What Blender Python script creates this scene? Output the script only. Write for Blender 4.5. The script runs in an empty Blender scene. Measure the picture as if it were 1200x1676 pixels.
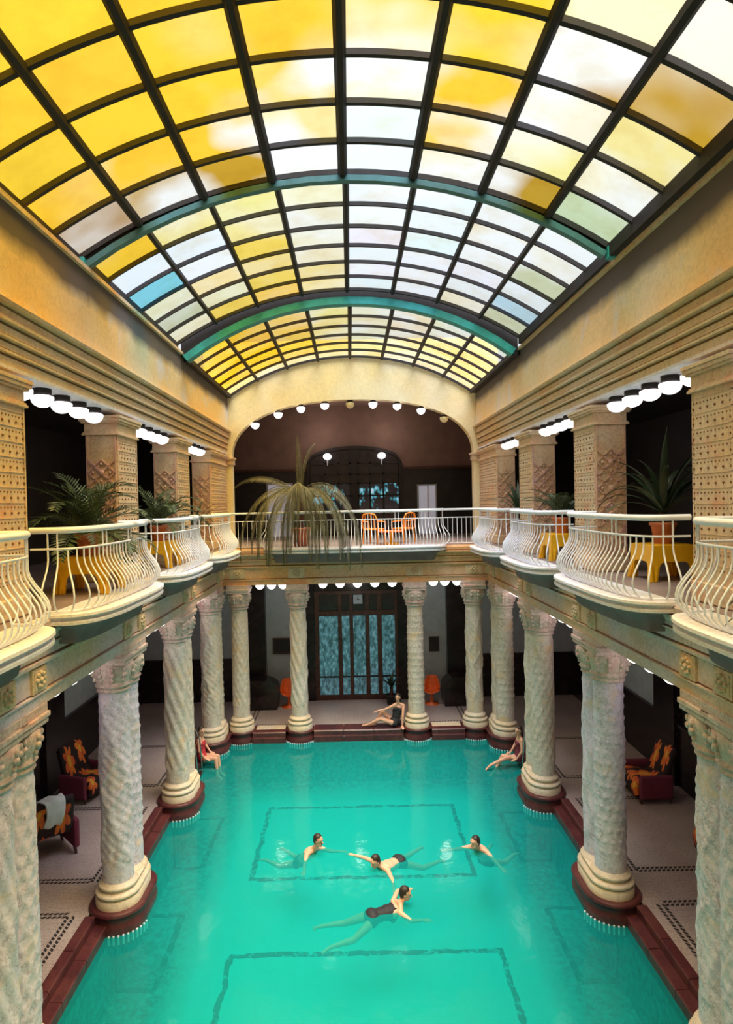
import bpy, bmesh, math, random
from mathutils import Vector, Matrix
PI = math.pi
SC = bpy.context.scene
COL = SC.collection
random.seed(7)

# ------------------------------------------------------------------ camera
F_PX = 1040.0
EYE = Vector((-0.12, 0.0, 6.9))
cy = Vector((0.0, 16.0, -F_PX)).normalized()                 # world +Y seen from the camera
cx = Vector((1.0, 0.021, (16.0 * 0.021) / F_PX)).normalized()
cz = cx.cross(cy).normalized()
cx = cy.cross(cz).normalized()
R = Matrix((cx, cy, cz))                                       # rows: world axes in camera coordinates
cam_d = bpy.data.cameras.new('camera')
cam_d.sensor_fit = 'VERTICAL'
cam_d.sensor_height = 36.0
cam_d.lens = 36.0 * F_PX / 1676.0
cam_d.shift_x = 27.0 / 1676.0
cam_d.clip_end = 300
cam = bpy.data.objects.new('camera', cam_d)
COL.objects.link(cam)
cam.matrix_world = Matrix.Translation(EYE) @ R.to_4x4()
SC.camera = cam

# ------------------------------------------------------------------ world, sun, exposure
SKY = 0.5
w = bpy.data.worlds.new('world')
SC.world = w
w.use_nodes = True
nt = w.node_tree
for n in list(nt.nodes):
    nt.nodes.remove(n)
wo = nt.nodes.new('ShaderNodeOutputWorld')
bg = nt.nodes.new('ShaderNodeBackground')
tc = nt.nodes.new('ShaderNodeTexCoord')
sp = nt.nodes.new('ShaderNodeSeparateXYZ')
mr = nt.nodes.new('ShaderNodeMapRange')                        # overcast sky: three times brighter overhead than at the horizon
nt.links.new(tc.outputs['Generated'], sp.inputs[0])
nt.links.new(sp.outputs['Z'], mr.inputs[0])
mr.inputs[1].default_value = 0.0
mr.inputs[2].default_value = 1.0
mr.inputs[3].default_value = 1.0 * SKY
mr.inputs[4].default_value = 3.0 * SKY
nt.links.new(mr.outputs[0], bg.inputs['Strength'])
bg.inputs['Color'].default_value = (0.93, 0.97, 1.0, 1)
nt.links.new(bg.outputs[0], wo.inputs[0])

sun_d = bpy.data.lights.new('sun', 'SUN')
sun_d.energy = 11.0
sun_d.angle = math.radians(60)
sun_d.color = (0.92, 0.93, 1.0)
sun = bpy.data.objects.new('sun', sun_d)
COL.objects.link(sun)
sun.rotation_euler = (math.radians(8), math.radians(6), 0)
sun.location = (0, 8, 30)

vs = SC.view_settings
vs.view_transform = 'Standard'
vs.look = 'None'
vs.gamma = 1.0
vs.use_curve_mapping = False
vs.exposure = 0.32
SC.display_settings.display_device = 'sRGB'
cy_ = SC.cycles
cy_.max_bounces = 10
cy_.diffuse_bounces = 5
cy_.glossy_bounces = 3
cy_.transmission_bounces = 4
cy_.transparent_max_bounces = 12
cy_.use_denoising = True
cy_.sample_clamp_indirect = 6.0

# ------------------------------------------------------------------ object helpers
def link(name, data, parent=None, mat=None):
    o = bpy.data.objects.new(name, data)
    COL.objects.link(o)
    if parent is not None:
        o.parent = parent
    if mat is not None and data is not None and len(data.materials) == 0:
        data.materials.append(mat)
    return o

def empty(name, loc=(0, 0, 0), label=None, cat=None, group=None, kind=None):
    o = bpy.data.objects.new(name, None)
    o.empty_display_size = 0.1
    COL.objects.link(o)
    o.location = loc
    return tag(o, label, cat, group, kind)

def tag(o, label=None, cat=None, group=None, kind=None):
    if label: o['label'] = label
    if cat: o['category'] = cat
    if group: o['group'] = group
    if kind: o['kind'] = kind
    return o

class MB:
    """collects shapes into one mesh"""
    def __init__(s):
        s.v = []; s.f = []; s.sm = []
    def add(s, verts, faces, smooth=False):
        n = len(s.v)
        s.v.extend([tuple(p) for p in verts])
        for f in faces:
            s.f.append(tuple(i + n for i in f)); s.sm.append(smooth)
    def box(s, x0, x1, y0, y1, z0, z1, b=0.0):
        if b <= 0:
            P = [(x, y, z) for z in (z0, z1) for y in (y0, y1) for x in (x0, x1)]
            s.add(P, [(0, 2, 3, 1), (4, 5, 7, 6), (0, 1, 5, 4), (1, 3, 7, 5), (3, 2, 6, 7), (2, 0, 4, 6)])
            return
        bm = bmesh.new()
        bmesh.ops.create_cube(bm, size=1)
        for v in bm.verts:
            v.co = Vector(((x0 + x1) / 2 + v.co.x * (x1 - x0), (y0 + y1) / 2 + v.co.y * (y1 - y0), (z0 + z1) / 2 + v.co.z * (z1 - z0)))
        bmesh.ops.bevel(bm, geom=bm.edges[:], offset=b, segments=2, affect='EDGES', profile=0.5)
        s.bm(bm)
    def bm(s, bm, smooth=False):
        bm.verts.index_update()
        s.add([v.co.copy() for v in bm.verts], [tuple(v.index for v in f.verts) for f in bm.faces], smooth)
        bm.free()
    def lathe(s, c, prof, n=24, smooth=True, cap=True):
        """profile of (r, z) turned round a vertical axis at c"""
        V = []; Fc = []
        for (r, z) in prof:
            for k in range(n):
                a = 2 * PI * k / n
                V.append((c[0] + r * math.cos(a), c[1] + r * math.sin(a), c[2] + z))
        m = len(prof)
        for i in range(m - 1):
            for k in range(n):
                k2 = (k + 1) % n
                Fc.append((i * n + k, i * n + k2, (i + 1) * n + k2, (i + 1) * n + k))
        s.add(V, Fc, smooth)
        if cap:
            s.add([V[k] for k in range(n)], [tuple(reversed(range(n)))])
            s.add([V[(m - 1) * n + k] for k in range(n)], [tuple(range(n))])
    def stadium(s, p0, p1, prof, n=14, smooth=True):
        """profile of (r, z) round the segment p0-p1 (plan)"""
        p0 = Vector(p0[:2]); p1 = Vector(p1[:2])
        d = (p1 - p0).normalized(); a0 = math.atan2(d.y, d.x)
        V = []; Fc = []
        tot = 2 * (n + 1)
        for (r, z) in prof:
            for k in range(n + 1):
                a = a0 + PI / 2 + PI * k / n
                V.append((p0.x + r * math.cos(a), p0.y + r * math.sin(a), z))
            for k in range(n + 1):
                a = a0 - PI / 2 + PI * k / n
                V.append((p1.x + r * math.cos(a), p1.y + r * math.sin(a), z))
        m = len(prof)
        for i in range(m - 1):
            for k in range(tot):
                k2 = (k + 1) % tot
                Fc.append((i * tot + k, i * tot + k2, (i + 1) * tot + k2, (i + 1) * tot + k))
        s.add(V, Fc, smooth)
        s.add(V[:tot], [tuple(reversed(range(tot)))])
        s.add(V[(m - 1) * tot:], [tuple(range(tot))])
    def tube(s, pts, rad, n=8, smooth=True, cap=True):
        pts = [Vector(p) for p in pts]
        if not isinstance(rad, (list, tuple)): rad = [rad] * len(pts)
        V = []; Fc = []
        up = Vector((0, 0, 1))
        prev = None
        for i, p in enumerate(pts):
            t = (pts[min(i + 1, len(pts) - 1)] - pts[max(i - 1, 0)]).normalized()
            if prev is None:
                ref = up if abs(t.z) < 0.9 else Vector((1, 0, 0))
                u = t.cross(ref).normalized()
            else:
                u = (prev - t * prev.dot(t))
                u = u.normalized() if u.length > 1e-6 else t.cross(up).normalized()
            prev = u
            vv = t.cross(u)
            for k in range(n):
                a = 2 * PI * k / n
                V.append(p + (u * math.cos(a) + vv * math.sin(a)) * rad[i])
        for i in range(len(pts) - 1):
            for k in range(n):
                k2 = (k + 1) % n
                Fc.append((i * n + k, i * n + k2, (i + 1) * n + k2, (i + 1) * n + k))
        s.add(V, Fc, smooth)
        if cap:
            s.add(V[:n], [tuple(reversed(range(n)))]); s.add(V[-n:], [tuple(range(n))])
    def ball(s, c, r, n=14, m=8, smooth=True):
        if not isinstance(r, (list, tuple)): r = (r, r, r)
        bm = bmesh.new()
        bmesh.ops.create_uvsphere(bm, u_segments=n, v_segments=m, radius=1.0)
        for v in bm.verts:
            v.co = Vector((c[0] + v.co.x * r[0], c[1] + v.co.y * r[1], c[2] + v.co.z * r[2]))
        s.bm(bm, smooth)
    def sweep(s, path, prof, closed_prof=True, smooth=False):
        """path: plan points; prof: (offset to the left of travel, z)"""
        path = [Vector(p) for p in path]
        V = []; Fc = []
        for i, p in enumerate(path):
            dirs = []
            if i > 0: dirs.append((p - path[i - 1]).normalized())
            if i < len(path) - 1: dirs.append((path[i + 1] - p).normalized())
            ns = [Vector((-d.y, d.x)) for d in dirs]
            nn = ns[0] if len(ns) == 1 else (ns[0] + ns[1]).normalized()
            k = 1.0 if len(ns) == 1 else 1.0 / max(0.3, nn.dot(ns[0]))
            for (o, z) in prof:
                V.append((p.x + nn.x * o * k, p.y + nn.y * o * k, z))
        m = len(prof)
        for i in range(len(path) - 1):
            for j in range(m if closed_prof else m - 1):
                j2 = (j + 1) % m
                Fc.append((i * m + j, (i + 1) * m + j, (i + 1) * m + j2, i * m + j2))
        s.add(V, Fc, smooth)
        if closed_prof:
            s.add(V[:m], [tuple(range(m))]); s.add(V[-m:], [tuple(reversed(range(m)))])
    def prism(s, pts, axis, a, b):
        """outline pts (2D) extruded along axis between a and b; axis 'y': pts=(x,z); 'x': pts=(y,z); 'z': pts=(x,y)"""
        def mk(p, t):
            return {'y': (p[0], t, p[1]), 'x': (t, p[0], p[1]), 'z': (p[0], p[1], t)}[axis]
        n = len(pts)
        V = [mk(p, a) for p in pts] + [mk(p, b) for p in pts]
        s.add(V, [tuple(range(n)), tuple(reversed(range(n, 2 * n)))] + [(i, i + n, (i + 1) % n + n, (i + 1) % n) for i in range(n)])
    def mesh(s, name):
        me = bpy.data.meshes.new(name)
        me.from_pydata(s.v, [], s.f)
        me.polygons.foreach_set('use_smooth', s.sm)
        bm = bmesh.new(); bm.from_mesh(me)
        bmesh.ops.recalc_face_normals(bm, faces=bm.faces)
        bm.to_mesh(me); bm.free()
        me.update()
        return me
    def build(s, name, mat, parent=None):
        return link(name, s.mesh(name), parent, mat)

def transformed(mb, M):
    r = MB()
    r.v = [tuple(M @ Vector(p)) for p in mb.v]; r.f = list(mb.f); r.sm = list(mb.sm)
    return r

# ------------------------------------------------------------------ materials
def newmat(name):
    m = bpy.data.materials.new(name)
    m.use_nodes = True
    return m, m.node_tree, m.node_tree.nodes['Principled BSDF']

def N(nt, typ, **kw):
    n = nt.nodes.new(typ)
    for k, v in kw.items():
        setattr(n, k, v)
    return n

def coords(nt, scale=(1, 1, 1), obj=True):
    t = N(nt, 'ShaderNodeTexCoord'); m = N(nt, 'ShaderNodeMapping')
    m.inputs['Scale'].default_value = scale
    if obj == 'world':
        g = N(nt, 'ShaderNodeNewGeometry'); nt.links.new(g.outputs['Position'], m.inputs[0])
    else:
        nt.links.new(t.outputs['Object'], m.inputs[0])
    return m.outputs[0]

def ramp(nt, fac, stops):
    r = N(nt, 'ShaderNodeValToRGB')
    e = r.color_ramp.elements
    while len(e) < len(stops): e.new(0.5)
    for i, (p, c) in enumerate(stops):
        e[i].position = p; e[i].color = (c[0], c[1], c[2], 1)
    nt.links.new(fac, r.inputs[0])
    return r.outputs[0]

def noise(nt, vec, scale, detail=4, rough=0.55):
    n = N(nt, 'ShaderNodeTexNoise')
    n.inputs['Scale'].default_value = scale; n.inputs['Detail'].default_value = detail; n.inputs['Roughness'].default_value = rough
    nt.links.new(vec, n.inputs['Vector'])
    return n.outputs['Fac']

def mixc(nt, fac, a, b, mode='MIX'):
    m = N(nt, 'ShaderNodeMix', data_type='RGBA', blend_type=mode)
    for k, val in (('Factor', fac), ('A', a), ('B', b)):
        sock = {'Factor': m.inputs[0], 'A': m.inputs[6], 'B': m.inputs[7]}[k]
        if isinstance(val, (int, float)): sock.default_value = val
        elif isinstance(val, tuple): sock.default_value = (val[0], val[1], val[2], 1)
        else: nt.links.new(val, sock)
    return m.outputs[2]

def mth(nt, op, a, b=None, c=None, clamp=False):
    m = N(nt, 'ShaderNodeMath', operation=op, use_clamp=clamp)
    for i, v in enumerate((a, b, c)):
        if v is None: continue
        if isinstance(v, (int, float)): m.inputs[i].default_value = v
        else: nt.links.new(v, m.inputs[i])
    return m.outputs[0]

def bump(nt, bsdf, height, strength=0.3, dist=0.02):
    b = N(nt, 'ShaderNodeBump')
    b.inputs['Strength'].default_value = strength; b.inputs['Distance'].default_value = dist
    nt.links.new(height, b.inputs['Height']); nt.links.new(b.outputs[0], bsdf.inputs['Normal'])

def stone(name, c1, c2, c3=None, scale=0.6, rough=0.75, bstr=0.35, fine=22, amt=0.5):
    """weathered stone or plaster: two big-scale colours, a fine grain, stains"""
    m, nt, b = newmat(name)
    v = coords(nt, obj='world')
    big = noise(nt, v, scale, 3)
    base = ramp(nt, big, [(0.38, c1), (0.62, c2)])
    gr = noise(nt, v, fine, 5, 0.65)
    vn = noise(nt, v, 3.4, 5, 0.7)
    dark = ramp(nt, gr, [(0.3, (0.62, 0.58, 0.55)), (0.6, (1, 1, 1))])
    col = mixc(nt, amt, base, dark, 'MULTIPLY')
    vein = ramp(nt, mth(nt, 'ABSOLUTE', mth(nt, 'SUBTRACT', vn, 0.5)), [(0.0, (0.45, 0.38, 0.38)), (0.022, (1, 1, 1))])
    col = mixc(nt, amt, col, vein, 'MULTIPLY')
    if c3:
        st = noise(nt, v, scale * 2.7, 4)
        f = ramp(nt, st, [(0.55, (0, 0, 0)), (0.72, (1, 1, 1))])
        col = mixc(nt, f, col, c3)
    nt.links.new(col, b.inputs['Base Color'])
    b.inputs['Roughness'].default_value = rough
    bump(nt, b, gr, bstr, 0.01)
    return m

def plain(name, c, rough=0.5, metal=0.0, var=0.12, scale=6, bstr=0.0):
    m, nt, b = newmat(name)
    v = coords(nt)
    n = noise(nt, v, scale, 3)
    lo = tuple(max(0, x * (1 - var)) for x in c); hi = tuple(min(1, x * (1 + var)) for x in c)
    nt.links.new(ramp(nt, n, [(0.3, lo), (0.7, hi)]), b.inputs['Base Color'])
    b.inputs['Roughness'].default_value = rough
    b.inputs['Metallic'].default_value = metal
    if bstr: bump(nt, b, n, bstr, 0.01)
    return m

M = {}
M['column'] = stone('column_stone', (0.76, 0.66, 0.80), (0.80, 0.70, 0.80), (0.74, 0.54, 0.46), 1.1, 0.6, 0.6, 26, 0.65)
M['column_warm'] = stone('warm_column_stone', (0.74, 0.60, 0.50), (0.78, 0.66, 0.60), (0.74, 0.50, 0.30), 1.1, 0.6, 0.6, 26, 0.6)
M['capital'] = stone('capital_stone', (0.72, 0.52, 0.48), (0.74, 0.58, 0.50), (0.68, 0.36, 0.32), 1.3, 0.6, 0.6, 30, 0.7)
M['base'] = stone('base_stone', (0.74, 0.58, 0.40), (0.70, 0.60, 0.50), None, 1.5, 0.55, 0.3, 20, 0.4)
M['entab'] = stone('entablature_stone', (0.74, 0.62, 0.70), (0.82, 0.57, 0.38), (0.66, 0.42, 0.26), 0.45, 0.7, 0.4, 20, 0.5)
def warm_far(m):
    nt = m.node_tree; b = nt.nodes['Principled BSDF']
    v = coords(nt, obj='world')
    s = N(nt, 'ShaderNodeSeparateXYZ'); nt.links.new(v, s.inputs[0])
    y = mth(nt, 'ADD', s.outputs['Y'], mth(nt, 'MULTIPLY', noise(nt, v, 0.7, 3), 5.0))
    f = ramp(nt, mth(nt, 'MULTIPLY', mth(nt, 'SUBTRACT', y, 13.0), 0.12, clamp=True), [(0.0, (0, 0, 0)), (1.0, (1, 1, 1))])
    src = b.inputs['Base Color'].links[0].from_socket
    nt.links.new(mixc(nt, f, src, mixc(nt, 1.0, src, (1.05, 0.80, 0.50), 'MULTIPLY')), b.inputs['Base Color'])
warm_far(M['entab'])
M['endplaster'] = stone('end_wall_plaster', (0.88, 0.70, 0.34), (0.86, 0.76, 0.52), None, 0.42, 0.8, 0.2, 14, 0.2)
M['cornice'] = stone('cornice_plaster', (0.76, 0.52, 0.26), (0.76, 0.60, 0.42), (0.66, 0.38, 0.18), 0.5, 0.7, 0.3, 18, 0.45)
M['plaster'] = stone('upper_plaster', (0.86, 0.58, 0.27), (0.84, 0.68, 0.46), (0.68, 0.66, 0.74), 0.42, 0.8, 0.2, 14, 0.25)
def dark_top_plaster():  # upper plaster turning dark grey-brown towards the roof ledge, with an uneven edge
    m = M['plaster'].copy(); m.name = 'dark_topped_plaster'
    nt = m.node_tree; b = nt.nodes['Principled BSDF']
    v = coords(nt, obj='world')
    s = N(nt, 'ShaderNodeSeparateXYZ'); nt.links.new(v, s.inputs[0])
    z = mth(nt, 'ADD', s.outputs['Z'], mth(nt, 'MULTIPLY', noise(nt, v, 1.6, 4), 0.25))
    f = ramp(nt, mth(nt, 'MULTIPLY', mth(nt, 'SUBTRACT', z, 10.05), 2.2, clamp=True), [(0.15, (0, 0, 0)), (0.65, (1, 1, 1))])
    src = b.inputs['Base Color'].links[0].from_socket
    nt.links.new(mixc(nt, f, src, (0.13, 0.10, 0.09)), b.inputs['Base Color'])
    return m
M['darktopplaster'] = dark_top_plaster()
M['pilaster'] = stone('pilaster_stone', (0.78, 0.54, 0.32), (0.74, 0.58, 0.42), (0.70, 0.38, 0.24), 1.0, 0.7, 0.5, 24, 0.5)
M['galleryfloor'] = plain('gallery_floor', (0.26, 0.19, 0.18), 0.5, var=0.2, scale=2)
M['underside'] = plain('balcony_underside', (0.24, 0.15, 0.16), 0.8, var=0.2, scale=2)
M['white'] = plain('white_paint', (0.82, 0.84, 0.98), 0.45, var=0.06)
M['slab'] = stone('balcony_stone', (0.72, 0.72, 0.82), (0.76, 0.70, 0.70), None, 1.0, 0.6, 0.3, 22, 0.35)
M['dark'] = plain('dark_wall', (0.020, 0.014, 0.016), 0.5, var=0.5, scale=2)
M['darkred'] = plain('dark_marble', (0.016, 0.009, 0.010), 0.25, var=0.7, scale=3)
M['greywall'] = plain('grey_plaster', (0.34, 0.35, 0.37), 0.8, var=0.1, scale=3)
M['brownwall'] = plain('brown_plaster', (0.20, 0.12, 0.10), 0.85, var=0.12, scale=2)
M['kerb'] = stone('red_marble', (0.085, 0.018, 0.024), (0.13, 0.035, 0.035), (0.04, 0.010, 0.014), 1.6, 0.35, 0.3, 16, 0.6)
M['iron'] = plain('black_iron', (0.016, 0.011, 0.012), 0.7, var=0.3)
M['teal'] = plain('teal_paint', (0.03, 0.33, 0.34), 0.5, var=0.25, scale=3)
M['tealgrey'] = plain('tealgrey_paint', (0.06, 0.19, 0.21), 0.5, var=0.35, scale=2)
M['wood'] = plain('dark_wood', (0.07, 0.022, 0.016), 0.45, var=0.4, scale=8)
M['terracotta'] = plain('terracotta', (0.52, 0.16, 0.07), 0.7, var=0.2)
M['yellow'] = plain('yellow_plastic', (0.90, 0.48, 0.015), 0.35, var=0.05)
M['orange'] = plain('orange_plastic', (0.85, 0.13, 0.02), 0.35, var=0.12)
M['amber'] = plain('amber_plastic', (0.85, 0.28, 0.03), 0.35, var=0.12)
M['leaf'] = plain('palm_leaf', (0.055, 0.085, 0.035), 0.5, var=0.5, scale=4)
M['olive'] = plain('olive_leaf', (0.065, 0.060, 0.028), 0.55, var=0.45, scale=3)
M['darkleaf'] = plain('dark_leaf', (0.03, 0.055, 0.025), 0.4, var=0.4, scale=4)
M['skin'] = plain('skin', (0.72, 0.38, 0.26), 0.5, var=0.06)
M['hair'] = plain('dark_hair', (0.025, 0.014, 0.010), 0.5, var=0.4, scale=40)
M['red'] = plain('red_fabric', (0.50, 0.025, 0.04), 0.7)
M['black'] = plain('black_fabric', (0.015, 0.013, 0.02), 0.7)
M['maroon'] = plain('maroon_fabric', (0.16, 0.02, 0.045), 0.8)
M['towel'] = plain('white_towel', (0.72, 0.76, 0.80), 0.95, var=0.08, scale=30, bstr=0.4)
M['chrome'] = plain('steel', (0.55, 0.55, 0.55), 0.25, 1.0)

def lamp_mat(name, c, s):
    m, nt, b = newmat(name)
    b.inputs['Base Color'].default_value = (*c, 1)
    b.inputs['Emission Color'].default_value = (*c, 1)
    b.inputs['Emission Strength'].default_value = s
    b.inputs['Roughness'].default_value = 0.3
    return m
M['globe'] = lamp_mat('lit_glass_globe', (1.0, 0.95, 0.93), 1.8)
M['globe_off'] = lamp_mat('unlit_glass_globe', (0.75, 0.62, 0.32), 0.1)

# roof panes: coloured clear-transmitting glass, the tint comes from each pane (object colour)
def pane_mat():
    m = bpy.data.materials.new('coloured_glass'); m.use_nodes = True
    nt = m.node_tree
    for n in list(nt.nodes): nt.nodes.remove(n)
    out = N(nt, 'ShaderNodeOutputMaterial')
    oi = N(nt, 'ShaderNodeObjectInfo')
    v = coords(nt, obj='world')
    n1 = noise(nt, v, 0.75, 2, 0.4)
    n2 = noise(nt, v, 1.7, 4, 0.6)
    f = mth(nt, 'MULTIPLY', ramp(nt, n1, [(0.44, (0, 0, 0)), (0.62, (1, 1, 1))]), oi.outputs['Alpha'])
    c = mixc(nt, f, oi.outputs['Color'], (0.93, 0.95, 0.95))
    dirt = ramp(nt, n2, [(0.30, (0.80, 0.66, 0.38)), (0.55, (1, 1, 1))])
    c = mixc(nt, 0.38, c, dirt, 'MULTIPLY')
    tr = N(nt, 'ShaderNodeBsdfTransparent'); nt.links.new(c, tr.inputs['Color'])
    gl = N(nt, 'ShaderNodeBsdfGlossy'); gl.inputs['Roughness'].default_value = 0.35
    mx = N(nt, 'ShaderNodeMixShader'); mx.inputs[0].default_value = 0.03
    nt.links.new(tr.outputs[0], mx.inputs[1]); nt.links.new(gl.outputs[0], mx.inputs[2])
    nt.links.new(mx.outputs[0], out.inputs[0])
    return m
M['pane'] = pane_mat()

def water_mat():
    m = bpy.data.materials.new('pool_water'); m.use_nodes = True
    nt = m.node_tree
    for n in list(nt.nodes): nt.nodes.remove(n)
    out = N(nt, 'ShaderNodeOutputMaterial')
    v = coords(nt, obj='world')
    n1 = noise(nt, v, 2.2, 3, 0.5); n2 = noise(nt, v, 9.0, 2, 0.5)
    h = mth(nt, 'ADD', n1, mth(nt, 'MULTIPLY', n2, 0.25))
    b = N(nt, 'ShaderNodeBump'); b.inputs['Strength'].default_value = 0.25; b.inputs['Distance'].default_value = 0.03
    nt.links.new(h, b.inputs['Height'])
    tr0 = N(nt, 'ShaderNodeBsdfTransparent'); tr0.inputs['Color'].default_value = (0.40, 0.96, 0.88, 1)
    df = N(nt, 'ShaderNodeBsdfDiffuse'); df.inputs['Color'].default_value = (0.010, 0.38, 0.39, 1)
    mx0 = N(nt, 'ShaderNodeMixShader'); mx0.inputs[0].default_value = 0.46
    nt.links.new(tr0.outputs[0], mx0.inputs[1]); nt.links.new(df.outputs[0], mx0.inputs[2])
    tr = mx0
    gl = N(nt, 'ShaderNodeBsdfGlossy'); gl.inputs['Roughness'].default_value = 0.08
    nt.links.new(b.outputs[0], gl.inputs['Normal'])
    lw = N(nt, 'ShaderNodeLayerWeight'); lw.inputs['Blend'].default_value = 0.5
    nt.links.new(b.outputs[0], lw.inputs['Normal'])
    fr = mth(nt, 'MULTIPLY_ADD', mth(nt, 'POWER', lw.outputs['Facing'], 5.0), 0.9, 0.02, clamp=True)
    mx = N(nt, 'ShaderNodeMixShader')
    nt.links.new(fr, mx.inputs[0]); nt.links.new(tr.outputs[0], mx.inputs[1]); nt.links.new(gl.outputs[0], mx.inputs[2])
    nt.links.new(mx.outputs[0], out.inputs[0])
    return m
M['water'] = water_mat()

def pool_tile_mat():
    m, nt, b = newmat('pool_mosaic')
    v = coords(nt, obj='world')
    s = N(nt, 'ShaderNodeSeparateXYZ'); nt.links.new(v, s.inputs[0])
    X, Y = s.outputs['X'], s.outputs['Y']
    wob = mth(nt, 'MULTIPLY', mth(nt, 'SUBTRACT', noise(nt, v, 3.0, 2), 0.5), 0.16)
    ax = mth(nt, 'ADD', mth(nt, 'ABSOLUTE', X), wob)
    Yw = mth(nt, 'ADD', Y, wob)
    # lane of plain turquoise in the middle, duller mosaic along the walls
    side = mth(nt, 'SMOOTH_MIN', mth(nt, 'MULTIPLY', mth(nt, 'SUBTRACT', ax, 3.0), 1.6), 1.0, 0.1, clamp=True)
    far = mth(nt, 'MULTIPLY', mth(nt, 'SUBTRACT', Yw, 17.6), 0.9, clamp=True)
    sd = mth(nt, 'MAXIMUM', mth(nt, 'MAXIMUM', side, 0.0), far)
    fine = noise(nt, v, 9.0, 4, 0.7)
    sd = mth(nt, 'MULTIPLY', sd, ramp(nt, fine, [(0.3, (0.5, 0.5, 0.5)), (0.62, (1, 1, 1))]))
    base = mixc(nt, sd, (0.015, 0.50, 0.53), (0.085, 0.045, 0.05))
    base = mixc(nt, ramp(nt, noise(nt, v, 0.5, 2), [(0.35, (0, 0, 0)), (0.65, (0.25, 0.25, 0.25))]), base, (0.015, 0.56, 0.57))
    # border lines of dark tiles
    def line(coord, at, wd):
        return mth(nt, 'LESS_THAN', mth(nt, 'ABSOLUTE', mth(nt, 'SUBTRACT', coord, at)), wd)
    def between(coord, a, c):
        return mth(nt, 'MULTIPLY', mth(nt, 'GREATER_THAN', coord, a), mth(nt, 'LESS_THAN', coord, c))
    parts = []
    for (ya, yb) in ((8.6, 11.7), (14.1, 17.4)):
        parts.append(mth(nt, 'MULTIPLY', line(ax, 2.5, 0.055), between(Yw, ya, yb)))
        for yy in (ya, yb):
            parts.append(mth(nt, 'MULTIPLY', line(Yw, yy, 0.065), between(ax, -1, 2.55)))
    for (ya, yb) in ((10.9, 12.9), (14.6, 16.9)):
        parts.append(mth(nt, 'MULTIPLY', line(ax, 3.72, 0.06), between(Yw, ya, yb)))
        for yy in (ya, yb):
            parts.append(mth(nt, 'MULTIPLY', line(Yw, yy, 0.06), between(ax, 3.72, 4.5)))
    ln = parts[0]
    for p in parts[1:]: ln = mth(nt, 'MAXIMUM', ln, p)
    ln = mth(nt, 'MULTIPLY', ln, ramp(nt, noise(nt, v, 5.0, 3, 0.7), [(0.32, (0, 0, 0)), (0.5, (1, 1, 1))]))
    col = mixc(nt, ln, base, (0.03, 0.004, 0.006))
    nt.links.new(col, b.inputs['Base Color'])
    b.inputs['Roughness'].default_value = 0.7
    return m
M['pooltile'] = pool_tile_mat()

def floor_mat():
    m, nt, b = newmat('floor_mosaic')
    v = coords(nt, obj='world')
    vo = N(nt, 'ShaderNodeTexVoronoi'); vo.inputs['Scale'].default_value = 28
    vo.inputs['Randomness'].default_value = 0.35
    nt.links.new(v, vo.inputs['Vector'])
    big = noise(nt, v, 0.8, 3)
    base = ramp(nt, big, [(0.35, (0.44, 0.34, 0.33)), (0.65, (0.54, 0.44, 0.41))])
    pc = ramp(nt, vo.outputs['Distance'], [(0.0, (1, 1, 1)), (0.45, (0.92, 0.92, 0.92)), (0.62, (0.5, 0.45, 0.45))])
    col = mixc(nt, 0.8, base, pc, 'MULTIPLY')
    nt.links.new(col, b.inputs['Base Color'])
    b.inputs['Roughness'].default_value = 0.28
    return m
M['floor'] = floor_mat()

def flower_mat():
    """black cloth printed with big orange and yellow flowers"""
    m, nt, b = newmat('flower_print')
    t = N(nt, 'ShaderNodeTexCoord')
    uv = t.outputs['UV']
    s = N(nt, 'ShaderNodeSeparateXYZ'); nt.links.new(uv, s.inputs[0])
    tot = None; core = None
    for (cx_, cy_c, r0, k, ph) in ((0.25, 0.72, 0.17, 7, 0.3), (0.78, 0.80, 0.15, 6, 1.0), (0.6, 0.34, 0.19, 8, 0.5), (0.12, 0.20, 0.14, 6, 2.0), (0.95, 0.15, 0.15, 7, 0)):
        dx = mth(nt, 'SUBTRACT', s.outputs['X'], cx_); dy = mth(nt, 'SUBTRACT', s.outputs['Y'], cy_c)
        r = mth(nt, 'SQRT', mth(nt, 'ADD', mth(nt, 'MULTIPLY', dx, dx), mth(nt, 'MULTIPLY', dy, dy)))
        a = mth(nt, 'ARCTAN2', dy, dx)
        lim = mth(nt, 'MULTIPLY_ADD', mth(nt, 'ABSOLUTE', mth(nt, 'COSINE', mth(nt, 'MULTIPLY_ADD', a, k / 2, ph))), r0 * 0.62, r0 * 0.62)
        f = mth(nt, 'LESS_THAN', r, lim)
        c = mth(nt, 'LESS_THAN', r, r0 * 0.35)
        tot = f if tot is None else mth(nt, 'MAXIMUM', tot, f)
        core = c if core is None else mth(nt, 'MAXIMUM', core, c)
    nz = noise(nt, uv, 5, 3)
    pet = ramp(nt, nz, [(0.35, (0.62, 0.07, 0.03)), (0.6, (0.85, 0.22, 0.03))])
    col = mixc(nt, tot, (0.02, 0.006, 0.008), pet)
    col = mixc(nt, core, col, (0.80, 0.42, 0.04))
    nt.links.new(col, b.inputs['Base Color'])
    b.inputs['Roughness'].default_value = 0.8
    return m
M['flower'] = flower_mat()

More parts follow.
